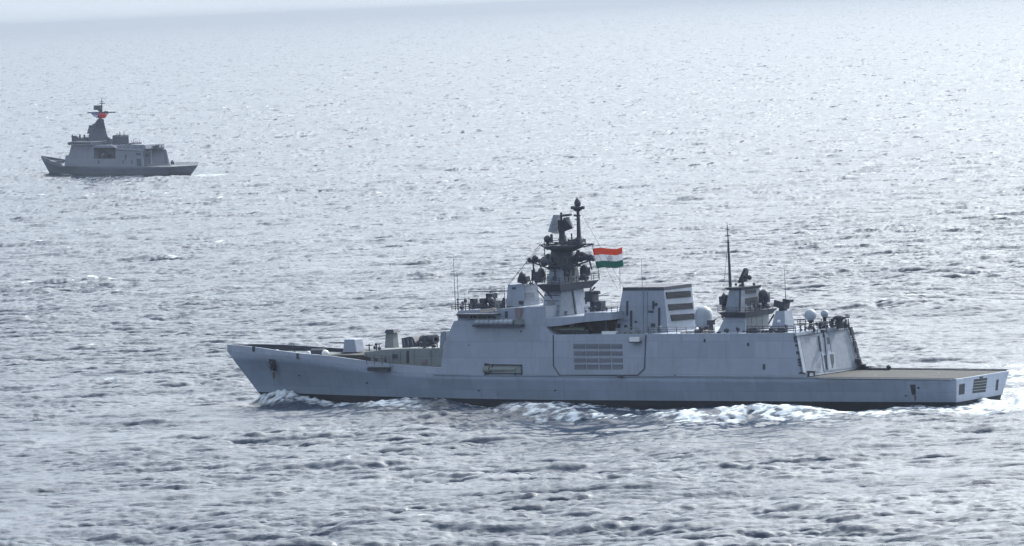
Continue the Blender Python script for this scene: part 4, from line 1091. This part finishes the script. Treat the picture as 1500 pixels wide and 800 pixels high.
# painted landing marks
lk = MB(); zc = lambda x: KZ(x) + .012
def stripe(x0, y0, x1, y1, w=.22):
    d = np.array((x1 - x0, y1 - y0)); L_ = np.linalg.norm(d); nn = np.array((-d[1], d[0])) / L_ * w / 2
    lk.add([(x0 + nn[0], y0 + nn[1], zc(x0)), (x1 + nn[0], y1 + nn[1], zc(x1)), (x1 - nn[0], y1 - nn[1], zc(x1)), (x0 - nn[0], y0 - nn[1], zc(x0))], [[0, 1, 2, 3]])
for k in range(28):
    a = 2 * math.pi * k / 28; b = 2 * math.pi * (k + 1) / 28; stripe(-54 + 5 * math.cos(a), 5 * math.sin(a), -54 + 5 * math.cos(b), 5 * math.sin(b), .3)
stripe(-65.5, 0, -41, 0, .25); stripe(-65.5, 6.9, -42, 6.9); stripe(-65.5, -6.9, -42, -6.9)
lk.build('deck_markings', mat('worn_white_line', (.085, .085, .08), .9, var=.3, scale=1.0), frig)
gear('deck_bollard', 1188.5, 543, 551.5, 7.2, lambda mb, p, h: mb.bar(p + (.5, 0, 0), p + np.array((.4, 0, h)), .17, .15).bar(p + (-.6, 0, 0), p + np.array((-.5, 0, h * .7)), .15).box(p + np.array((0, 0, h * .8)), (1.3, .4, .3)))
gear('deck_bollard', 1175, 546, 550.5, 8.0, lambda mb, p, h: mb.box(p + np.array((0, 0, h * .5)), (1.0, .4, h)))
gear('deck_winch', 1298, 536, 543, -7, lambda mb, p, h: mb.box(p + np.array((.3, 0, h * .3)), (1.6, .6, h * .5)).bar(p, p + np.array((-.5, 0, h)), .1).ball(p + np.array((-.5, 0, h * .7)), .4, n=8, k=6))
gear('deck_winch', 1281, 536.5, 542, -7, lambda mb, p, h: mb.box(p + np.array((0, 0, h * .3)), (2.6, .5, h * .5)))
for x in (1360, 1412): gear('deck_cleat', x, 541.5, 544, -7.6, lambda mb, p, h: mb.box(p + np.array((0, 0, h * .4)), (3.0, .3, h * .8)))

# small fittings that crowd the masts, platforms and roofs
crng = random.Random(11)
def clutter(name, x0, x1, yb, hmin, hmax, n, d0, d1, parent=frig, m='dark'):
    for i in range(n):
        x = crng.uniform(x0, x1); d = crng.uniform(d0, d1); p = fr.side(x, yb, d); h = crng.uniform(hmin, hmax); w = crng.uniform(.18, .6)
        mb = MB().bar(p - np.array((0, 0, .2)), p + np.array((0, 0, h)), .07, n=5)
        k = crng.random()
        if k < .4: mb.box(p + np.array((0, 0, h * .55)), (w, w, h * .5))
        elif k < .7: mb.ball(p + np.array((0, 0, h)), w * .55, n=8, k=5)
        else: mb.box(p + np.array((0, 0, h)), (w * 2, w * .5, .12)).box(p + np.array((0, 0, h * .3)), (w, w * .8, h * .4))
        mb.build(name, M[m], parent)
clutter('platform_fitting', 790, 872, 412, .6, 1.6, 9, -3.5, 3.5, pf1)
clutter('mast_fitting', 803, 852, 359, .5, 1.5, 6, -2.5, 2.5, mast)
clutter('mast_fitting', 806, 845, 389, .5, 1.2, 5, -2.4, 2.4, mast)
clutter('roof_fitting', 674, 738, 455, .6, 1.7, 12, -5, 5)
clutter('roof_fitting', 745, 786, 416.5, .4, .9, 5, -1.5, 1.5)
clutter('platform_fitting', 1060, 1132, 453.5, .5, 1.2, 7, -2.6, 2.6, apf)
clutter('roof_fitting', 1066, 1110, 420, .4, .9, 4, -1.4, 1.4)
clutter('roof_fitting', 1172, 1212, 487, .6, 1.5, 9, -2, 6)
clutter('roof_fitting', 1214, 1243, 481, .5, 1.3, 6, -6, -3)
clutter('deck_fitting', 1052, 1092, 489, .4, 1.0, 6, 5.5, 7)
clutter('deck_fitting', 586, 645, 511, .4, 1.1, 8, 3, 5.6)
clutter('deck_fitting', 545, 562, 513.5, .5, 1.2, 4, 1, 5)
clutter('deck_fitting', 385, 470, 519.5, .3, .8, 10, -2, 3.5)
clutter('rail_fitting', 902, 975, 489.5, .5, 1.2, 8, 6, 7, m='green')
for xa_, xb_, yb_ in ((950, 1047, 489.3), (1095, 1163, 488.6)):
    a = fr.side(xa_, yb_, 7.55); b = fr.side(xb_, yb_ - .6, 7.55); rail([a, b], 1.05, 1.7, .045).build('railing', M['dark'], frig)
a = fr.side(600, 511, 5.9); b = fr.side(641, 510.6, 5.9); rail([a, b], 1.0, 1.6, .045).build('railing', M['dark'], frig)
# stays and aerial wires
for i, (p_, q_) in enumerate([((846, 300, 0), (742, 418, 1)), ((850, 310, 0), (915, 424, 0)), ((790, 359, 0), (745, 418, 2)), ((868, 358, 0), (905, 424, 3)), ((1066, 360, 1.5), (1060, 420, -1))]):
    MB().bar(fr.side(*p_), fr.side(*q_), .03, n=4).build('wire_stay', M['dark'], mast)
# lattice braces under the mast platforms
for (xa, ya, xb, yb, d) in ((800, 440, 787, 425, 3), (811, 440, 800, 426, 3.4), (856, 438, 872, 420, -2), (858, 445, 866, 421, 1), (1066, 475, 1057, 463, 2.6), (1126, 474, 1134, 460, -1)):
    MB().bar(fr.side(xa, ya, d), fr.side(xb, yb, d), .13, n=5).build('brace', M['dark'], mast if xa < 1000 else amast)

# ---------------------------------------------------------------- boat in the bay (a thing of its own)
bt = fr.empty('inflatable_boat'); tag(bt, 'dark inflatable boat stowed under the gallery in the side bay of the front frigate', 'boat')
bt.location = Vector(fr.world(tuple(fr.side(836, 487, 5.6))))
tb_ = MB()
L_ = 3.4
pts = [(-L_, .95, .55), (L_ * .4, .95, .55), (L_ * .8, .6, .7), (L_ * 1.05, 0, .9), (L_ * .8, -.6, .7), (L_ * .4, -.95, .55), (-L_, -.95, .55)]
for a, b in zip(pts[:-1], pts[1:]): tb_.bar(a, b, .3, n=8)
tb_.build('tube', M['rubber'], bt)
MB().loft([(-L_, .8, .5), (L_ * .4, .8, .5), (L_, 0, .75), (L_ * .4, -.8, .5), (-L_, -.8, .5)], [(-L_, .1, -.1), (L_ * .4, .1, -.1), (L_ * .8, 0, .3), (L_ * .4, -.1, -.1), (-L_, -.1, -.1)]).build('keel', M['grey2'], bt)
MB().box((-.5, 0, .95), (.9, .8, .9)).box((-.2, 0, 1.5), (.1, .8, .5)).build('console', M['green'], bt)
MB().box((-L_ - .1, 0, .9), (.5, .6, 1.0)).bar((-L_ - .2, 0, .5), (-L_ - .3, 0, -.3), .12).build('outboard_motor', M['black'], bt)

# ---------------------------------------------------------------- national flag flying behind the mast
def flag_mesh(fr, TL, TR, BR, BL, bands, d, ripple, name, mats, parent, n=26, rows=9):
    """cloth with a ripple along its length; each band is its own sewn strip"""
    A = [np.array(fr.side(*p, d)) for p in (TL, TR, BR, BL)]
    outs = []
    for bi_, (v0, v1) in enumerate(bands):
        mb = MB(); vs = []
        for j in range(rows):
            v = v0 + (v1 - v0) * j / (rows - 1)
            for i in range(n):
                u = i / (n - 1)
                p = (A[0] * (1 - u) + A[1] * u) * (1 - v) + (A[3] * (1 - u) + A[2] * u) * v
                w = math.sin(u * 7.5 + v * 1.3) * ripple * (0.3 + u) + math.sin(u * 15 + 1) * ripple * .25
                vs.append(p + np.array((0, w, 0.20 * math.sin(u * 6.0 + .4) * (1 - .3 * v))))
        fs = [[j * n + i, j * n + i + 1, (j + 1) * n + i + 1, (j + 1) * n + i] for j in range(rows - 1) for i in range(n - 1)]
        mb.add(vs, fs, 0, True); o = mb.build(name[bi_], mats[bi_], parent)
        so = o.modifiers.new('cloth', 'SOLIDIFY'); so.thickness = .02
        outs.append(o)
    return outs
def cloth(name, col):
    m = mat(name, col, .85, var=.06, scale=1.5)
    n = m.node_tree.nodes; L = m.node_tree.links; b = n['Principled BSDF']
    tr = n.new('ShaderNodeBsdfTranslucent'); src = b.inputs['Base Color'].links[0].from_socket; L.new(src, tr.inputs[0])
    mx = n.new('ShaderNodeMixShader'); mx.inputs[0].default_value = .45
    L.new(b.outputs[0], mx.inputs[1]); L.new(tr.outputs[0], mx.inputs[2]); L.new(mx.outputs[0], n['Material Output'].inputs['Surface'])
    return m
fl = fr.empty('national_flag'); tag(fl, 'flag of orange, white and green bands flying behind the mast of the front frigate', 'flag')
fp0 = fr.side(872, 394, -4.5)
CO = cloth('orange_cloth', (.55, .115, .06)); CW = cloth('white_cloth', (.62, .64, .68)); CG = cloth('green_cloth', (.02, .18, .15))
flag_mesh(fr, (868.5, 365.5), (914, 362), (915, 390), (875.5, 394), [(0, .335), (.335, .665), (.665, 1)], -4.5, .42,
          ['orange_band', 'white_band', 'green_band'], [CO, CW, CG], fl)
cc = np.array(fr.side(895, 378.2, -4.5)); 
wh = MB()
for k in range(16):
    a = 2 * math.pi * k / 16; b = 2 * math.pi * (k + 1) / 16
    wh.bar(cc + np.array((.42 * math.cos(a), .32, .42 * math.sin(a))), cc + np.array((.42 * math.cos(b), .32, .42 * math.sin(b))), .03, n=4)
    if k % 2 == 0: wh.bar(cc + (0, .32, 0), cc + np.array((.42 * math.cos(a), .32, .42 * math.sin(a))), .02, n=4)
wh.build('wheel_emblem', cloth('navy_thread', (.03, .05, .2)), fl)
hal = MB().bar(fr.side(868.5, 365, -4.5), fr.side(868, 358, -2), .05, n=4).bar(fr.side(868.5, 365, -4.5), fr.side(876.5, 394, -4.5), .05, n=4).bar(fr.side(876.5, 394, -4.5), fr.side(877, 408, -4.5), .05, n=4)
hal.build('halyard', M['dark'], fl)
MB().bar(fr.side(908.3, 424, -2), fr.side(907.8, 388, -2), .04, n=4).build('whip_antenna', M['dark'], frig)
MB().bar(fr.side(941, 424, 2), fr.side(939.5, 378, 2), .05, .03, n=4).build('whip_antenna', M['dark'], frig)

# ------------------------------------------------------------------ the patrol ship far off
f2 = FF
def q(x, y): return (50 + x / 5.333, 130 + y / 5.333)
def Q(*pts): return [q(*p) for p in pts]
far = f2.empty('patrol_ship')
tag(far, 'distant dark grey patrol ship with a pyramid mast, sailing left near the horizon', 'warship')
B2 = 6.6
t_far = f2.side(*q(1284, 597), -B2)           # far corner of the transom
XS2 = t_far[0]; bow2 = f2.side(*q(55, 541), 0)
XB2 = bow2[0]
print('far ship x', XS2, XB2, bow2[2], t_far[2])
HB2 = interp([XS2, XS2 + 20, 0, XB2 - 30, XB2 - 18, XB2 - 9, XB2], [6.4, 6.6, 6.6, 6.0, 4.6, 2.6, .05])
def edge2(x, y):
    yy = 4
    for _ in range(30): p = f2.side(*q(x, y), yy); yy = .5 * yy + .5 * HB2(p[0])
    return p
kp2 = [edge2(x, y) for x, y in ((90, 560), (140, 585), (190, 598), (240, 604), (400, 607), (600, 609), (800, 609))]
KZ2 = interp([bow2[0]] + [p[0] for p in kp2] + [XS2], [bow2[2]] + [p[2] for p in kp2] + [t_far[2]])
wl2 = f2.side(*q(118, 655), 0)[0] - 1
WL2 = interp([0, .2, .5, .7, .85, 1], [5.2, 5.8, 5.9, 4.8, 2.6, .02])
k2x = lambda u: XS2 + (XB2 - XS2) * u
def lev2(t):
    return (XS2 + 3.6 * (1 - t), wl2 + (XB2 - wl2) * t, lambda u, t=t: KZ2(k2x(u)) * t, lambda u, t=t: lerp(WL2(u), HB2(k2x(u)), t ** (1 + .8 * max(0, (u - .6) / .4))))
h2, g2 = hull_mesh([(XS2 + 6, wl2 - 2, lambda u: -3.0, lambda u: WL2(u) * .8), lev2(0), lev2(.2), lev2(.5), lev2(.75), lev2(1.0)], None, list(np.linspace(0, .8, 20)) + list(np.linspace(.82, 1, 14)), None, [1, 1, 0, 0, 0])
r2_ = [g[-1] for g in g2]
for a, b in zip(r2_[:-1], r2_[1:]): h2.add([a, b, (b[0], -b[1], b[2]), (a[0], -a[1], a[2])], [[0, 1, 2, 3]], 2)
hull2 = h2.build('hull', [M['fhull'], M['fdark'], M['deck']], far); weld(hull2)
b2m = MB(); xs2 = np.linspace(XB2 - 27, XB2 - .2, 18)
for s_ in (1, -1):
    for a, b in zip(xs2[:-1], xs2[1:]):
        hh = lambda x: min(1.0, (x - xs2[0]) * .5 + .2)
        A = [(a, s_ * HB2(a), KZ2(a)), (b, s_ * HB2(b), KZ2(b)), (b, s_ * HB2(b), KZ2(b) + hh(b)), (a, s_ * HB2(a), KZ2(a) + hh(a))]
        b2m.loft(A, [(p[0] - .1, p[1] - s_ * .2 * min(1, abs(p[1])), p[2]) for p in A])
b2m.build('bulwark', M['fhull'], far)
k2, y2 = .07, 6.5
z2 = KZ2(0)
P2 = lambda pts, y=6.5, k=.07, mb=None, mi=0: prism(f2, Q(*pts), y, k, z2, mb=mb, mi=mi)
s2 = MB()
P2([(237, 606), (245, 522), (270, 518), (290, 442), (465, 442), (465, 608)], mb=s2)
P2([(465, 547), (635, 547), (635, 608), (465, 608)], mb=s2)
P2([(635, 462), (720, 470), (800, 478), (838, 486), (852, 610), (635, 609)], mb=s2)
P2([(465, 442), (600, 440), (640, 462), (465, 461)], mb=s2)
sup2 = s2.build('superstructure', M['fgrey'], far)
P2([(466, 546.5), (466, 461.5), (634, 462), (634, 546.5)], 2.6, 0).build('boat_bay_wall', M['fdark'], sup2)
bo = f2.empty('rescue_boat'); tag(bo, 'small dark boat hanging in the side bay of the distant patrol ship', 'boat')
bo.location = Vector(f2.world(tuple(f2.side(*q(540, 535), 5.0))))
MB().loft([(-3, .9, .9), (2.4, .9, .9), (3.6, 0, 1.2), (2.4, -.9, .9), (-3, -.9, .9)], [(-3, .4, 0), (2, .4, 0), (2.8, 0, .3), (2, -.4, 0), (-3, -.4, 0)]).build('boat_hull', M['rubber'], bo)
MB().box((-.6, 0, 1.3), (1.6, 1.1, .9)).build('console', M['fgrey'], bo)
MB().bar(f2.side(*q(598, 545), 5.5), f2.side(*q(622, 490), 6.0), .25).bar(f2.side(*q(622, 490), 6.0), f2.side(*q(560, 478), 6.4), .2).build('davit', M['fdark'], far)
PP2 = plate_plane(6.5, .07, z2)
panel(f2, Q((710, 515), (722, 515), (722, 552), (710, 552)), PP2, .05, .1).build('door', M['fdark'], sup2)
panel(f2, Q((640, 478), (820, 484), (820, 489), (640, 484)), PP2, .2, .2).build('ledge', M['fdark'], sup2)
# bridge wing, windows, rails and roof gear
prism(f2, Q((264, 441), (260, 420), (300, 412), (452, 415), (452, 442)), 7.0).build('bridge', M['fgrey'], far)
panel(f2, Q((270, 420), (440, 422), (440, 432), (270, 431)), ((0, 1, 0), 7.0), .08, .1).build('window', M['glass'], far)
zt = f2.side(*q(300, 412), 5)[2]
gg = lambda name, x, yt, yb, d, w_, parent=far: MB().box((lambda a, b: ((a[0]), d, (a[2] + b[2]) / 2))(f2.side(*q(x, yb), d), f2.side(*q(x, yt), d)), (w_, w_, f2.side(*q(x, yt), d)[2] - f2.side(*q(x, yb), d)[2])).build(name, M['fdark'], parent)
for x, yt, w_ in ((300, 362, .5), (318, 368, 1.2), (336, 375, .8), (360, 356, .5), (372, 384, 1.8), (395, 360, .6), (408, 380, 2.2), (345, 392, 2.0)):
    gg('roof_sensor', x, yt, 414, 2, w_)
for x, yt in ((298, 355), (318, 350), (352, 352)): MB().bar(f2.side(*q(x, 414), 3), f2.side(*q(x, yt), 3), .12, .08).build('whip_antenna', M['fdark'], far)
# mast
tw2, ti2 = tower(f2, Q((405, 446), (455, 450), (590, 440)), Q((440, 310), (466, 312), (556, 306)))
ms2 = tw2.build('mast', M['fdark'], far)
tower(f2, Q((440, 311), (466, 313), (556, 307)), Q((496, 238), (508, 238), (542, 234)))[0].build('mast_top', M['fdark'], ms2)
tower(f2, Q((412, 350), (440, 352), (475, 350)), Q((430, 285), (446, 285), (470, 284)))[0].build('mast_shoulder', M['fdark'], ms2)
mb = MB(); P_ = lambda x, y, d=0: f2.side(*q(x, y), d)
mb.bar(P_(420, 187), P_(632, 184), .3, n=6); mb.box(P_(520, 190), (9, 1.0, .7)); mb.box(P_(562, 186), (1.6, 1.0, 1.1)); mb.build('yard', M['fdark'], ms2)
MB().bar(P_(517, 240), P_(519, 150), .75, .6, n=8).bar(P_(529, 190), P_(528, 78), .35, .15, n=6).bar(P_(512, 115), P_(552, 115), .2).bar(P_(515, 100), P_(543, 100), .12).build('pole_mast', M['fdark'], ms2)
MB().box(P_(495, 148), (3.6, 1.6, 1.9)).bar(P_(500, 165), P_(512, 178), .3).build('navigation_radar', M['fdark'], ms2)
MB().ball(P_(505, 213), .9, n=10, k=6).ball(P_(468, 290), .8, n=10, k=6).ball(P_(570, 385), .9, n=10, k=6).build('sensor_domes', M['fdark'], ms2)
for y in (275, 320, 365, 405): MB().box(P_(500 - (y - 275) * .25, y), (2.0, 5.0 + (y - 275) * .02, .25)).build('mast_gallery', M['fdark'], ms2)
# funnel, after deckhouse, hangar roof gear
fu2, fi2 = tower(f2, Q((608, 466), (648, 468), (742, 455)), Q((612, 374), (648, 374), (738, 368)))
fun2 = fu2.build('funnel', M['fdark'], far)
tower(f2, Q((610, 376), (648, 377), (741, 370)), Q((614, 366), (648, 364), (732, 359)))[0].build('funnel_cap', M['fdark'], fun2)
tower(f2, Q((560, 447), (600, 447), (640, 444)), Q((566, 392), (600, 392), (612, 392)))[0].build('casing', M['fdark'], far)
P2([(640, 474), (646, 446), (745, 434), (862, 438), (874, 470), (850, 490)], 4.6, 0).build('after_deckhouse', M['fgrey'], far)
for x in (670, 700, 730, 790, 820): panel(f2, Q((x, 455), (x + 9, 455), (x + 9, 462), (x, 462)), ((0, 1, 0), 4.6), .06, .1).build('window', M['fdark'], far)
for x in (300, 340, 380, 420): panel(f2, Q((x, 470), (x + 8, 470), (x + 8, 477), (x, 477)), PP2, .06, .1).build('porthole', M['fdark'], sup2)
tower(f2, Q((790, 486), (835, 486), (965, 474)), Q((792, 462), (835, 460), (958, 452)))[0].build('after_deckhouse', M['fdark'], far)
for x, yt, yb, w_ in ((850, 430, 450, 2.2), (865, 440, 455, 2), (950, 445, 470, 2.0), (960, 440, 452, 1.2), (790, 422, 440, 1.4), (755, 425, 436, 1.6), (820, 425, 436, 1.2)):
    gg('roof_sensor', x, yt, yb, 0, w_)
MB().bar(P_(1016, 478, -5), P_(1014, 425, -5), .12, .06).build('whip_antenna', M['fdark'], far)
HXb = f2.side(*q(852, 610), 6.5, .07, z2); HXt = f2.side(*q(838, 486), 6.5, .07, z2)
a_ = np.array((HXb[0], 0, HXb[2])); b_ = np.array((HXt[0], 0, HXt[2])); nn = np.cross((0, 1., 0), b_ - a_); nn /= np.linalg.norm(nn)
if nn[0] > 0: nn = -nn
HP2 = (nn, float(nn @ a_))
panel(f2, Q((848, 490), (1028, 474), (1048, 592), (860, 606)), HP2, .03, .1).build('hangar_end', M['fdark'], sup2)
panel(f2, Q((925, 505), (1010, 500), (1020, 585), (928, 590)), HP2, .12, .1).build('hangar_door', M['fhull'], sup2)
panel(f2, Q((908, 480), (920, 478), (922, 588), (910, 589)), HP2, .2, .1).build('pipe', M['fgrey'], sup2)
panel(f2, Q((868, 510), (895, 508), (896, 528), (869, 530)), HP2, .2, .2).build('vent', M['recess'], sup2)
# flight deck rails and a figure-sized winch
zq = KZ2(XS2 + 10)
xs3 = np.linspace(XS2 + .5, HXb[0] - 3, 9)
for s_ in (1, -1):
    rm = MB()
    for a, b in zip(xs3[:-1], xs3[1:]):
        A = [(a, s_ * 6.5, zq + .05), (b, s_ * 6.5, zq + .05), (b, s_ * 6.9, zq + 1.2), (a, s_ * 6.9, zq + 1.2)]
        for w_ in (.2, .4, .6, .8, 1.0): rm.bar((a, s_ * (6.5 + .4 * w_), zq + 1.2 * w_), (b, s_ * (6.5 + .4 * w_), zq + 1.2 * w_), .06, n=4)
        rm.bar(A[0], A[3], .07, n=4)
    rm.build('deck_net', M['fgrey'], far)
p = f2.side(*q(1080, 592), -3); MB().box((p[0], -3, p[2] + .6), (1.4, 1.0, 1.3)).ball((p[0], -3, p[2] + 1.5), .4, n=8, k=5).build('deck_winch', M['fdark'], far)
p = P_(200, 590, 0); MB().box((p[0], 0, p[2] + .6), (3.2, 2.2, 1.6)).bar((p[0] + 1, 0, p[2] + 1), (p[0] + 5, 0, p[2] + 1.7), .12).build('deck_gun', M['fdark'], far)
frng = random.Random(5)
for i in range(34):
    zone = frng.choice([(300, 440, 413, 10, 34, 5.5), (645, 860, 437, 8, 18, 4), (880, 1020, 474, 8, 20, 5), (560, 610, 392, 6, 14, 2), (430, 560, 446, 20, 50, 3), (620, 735, 366, 4, 9, 2)])
    x = frng.uniform(zone[0], zone[1]); yb = zone[2]; h = frng.uniform(zone[3], zone[4]); d = frng.uniform(-zone[5], zone[5])
    a = P_(x, yb, d); b = P_(x, yb - h, d); w = frng.uniform(.3, 1.5)
    MB().box((a[0], d, (a[2] + b[2]) / 2), (w, w, b[2] - a[2])).bar((a[0], d, b[2] - .2), (a[0], d, b[2] + frng.uniform(.3, 1.4)), .09, n=5).build('roof_fitting', M['fdark'], far)
for x in (500, 690, 760): panel(f2, Q((x, 560), (x + 10, 560), (x + 10, 585), (x, 585)), PP2, .05, .1).build('door', M['fdark'], sup2)
panel(f2, Q((795, 500), (832, 503), (836, 522), (798, 520)), PP2, .05, .1).build('vent', M['fdark'], sup2)
panel(f2, Q((800, 545), (834, 548), (840, 606), (804, 605)), PP2, .05, .1).build('side_recess', M['fdark'], sup2)
a = P_(300, 412, 6.9); b = P_(450, 414, 6.9)
rail([(a[0], 6.9, a[2]), (b[0], 6.9, a[2])], 1.1, 1.5, .06).build('railing', M['fdark'], far)
# flag on its yard
fl2 = f2.empty('national_flag'); tag(fl2, 'small blue, white and red flag hanging at the mast of the distant patrol ship', 'flag')
flag_mesh(f2, q(440, 190), q(508, 190), q(495, 228), q(470, 222), [(0, .4), (.4, 1)], 2.2, .25, ['blue_band', 'white_band'], [cloth('blue_cloth', (.25, .25, .5)), CW], fl2, n=10, rows=5)
flag_mesh(f2, q(508, 195), q(585, 196), q(560, 226), q(512, 236), [(0, 1)], 2.2, .25, ['red_band'], [cloth('red_cloth', (.55, .03, .08))], fl2, n=12, rows=6)
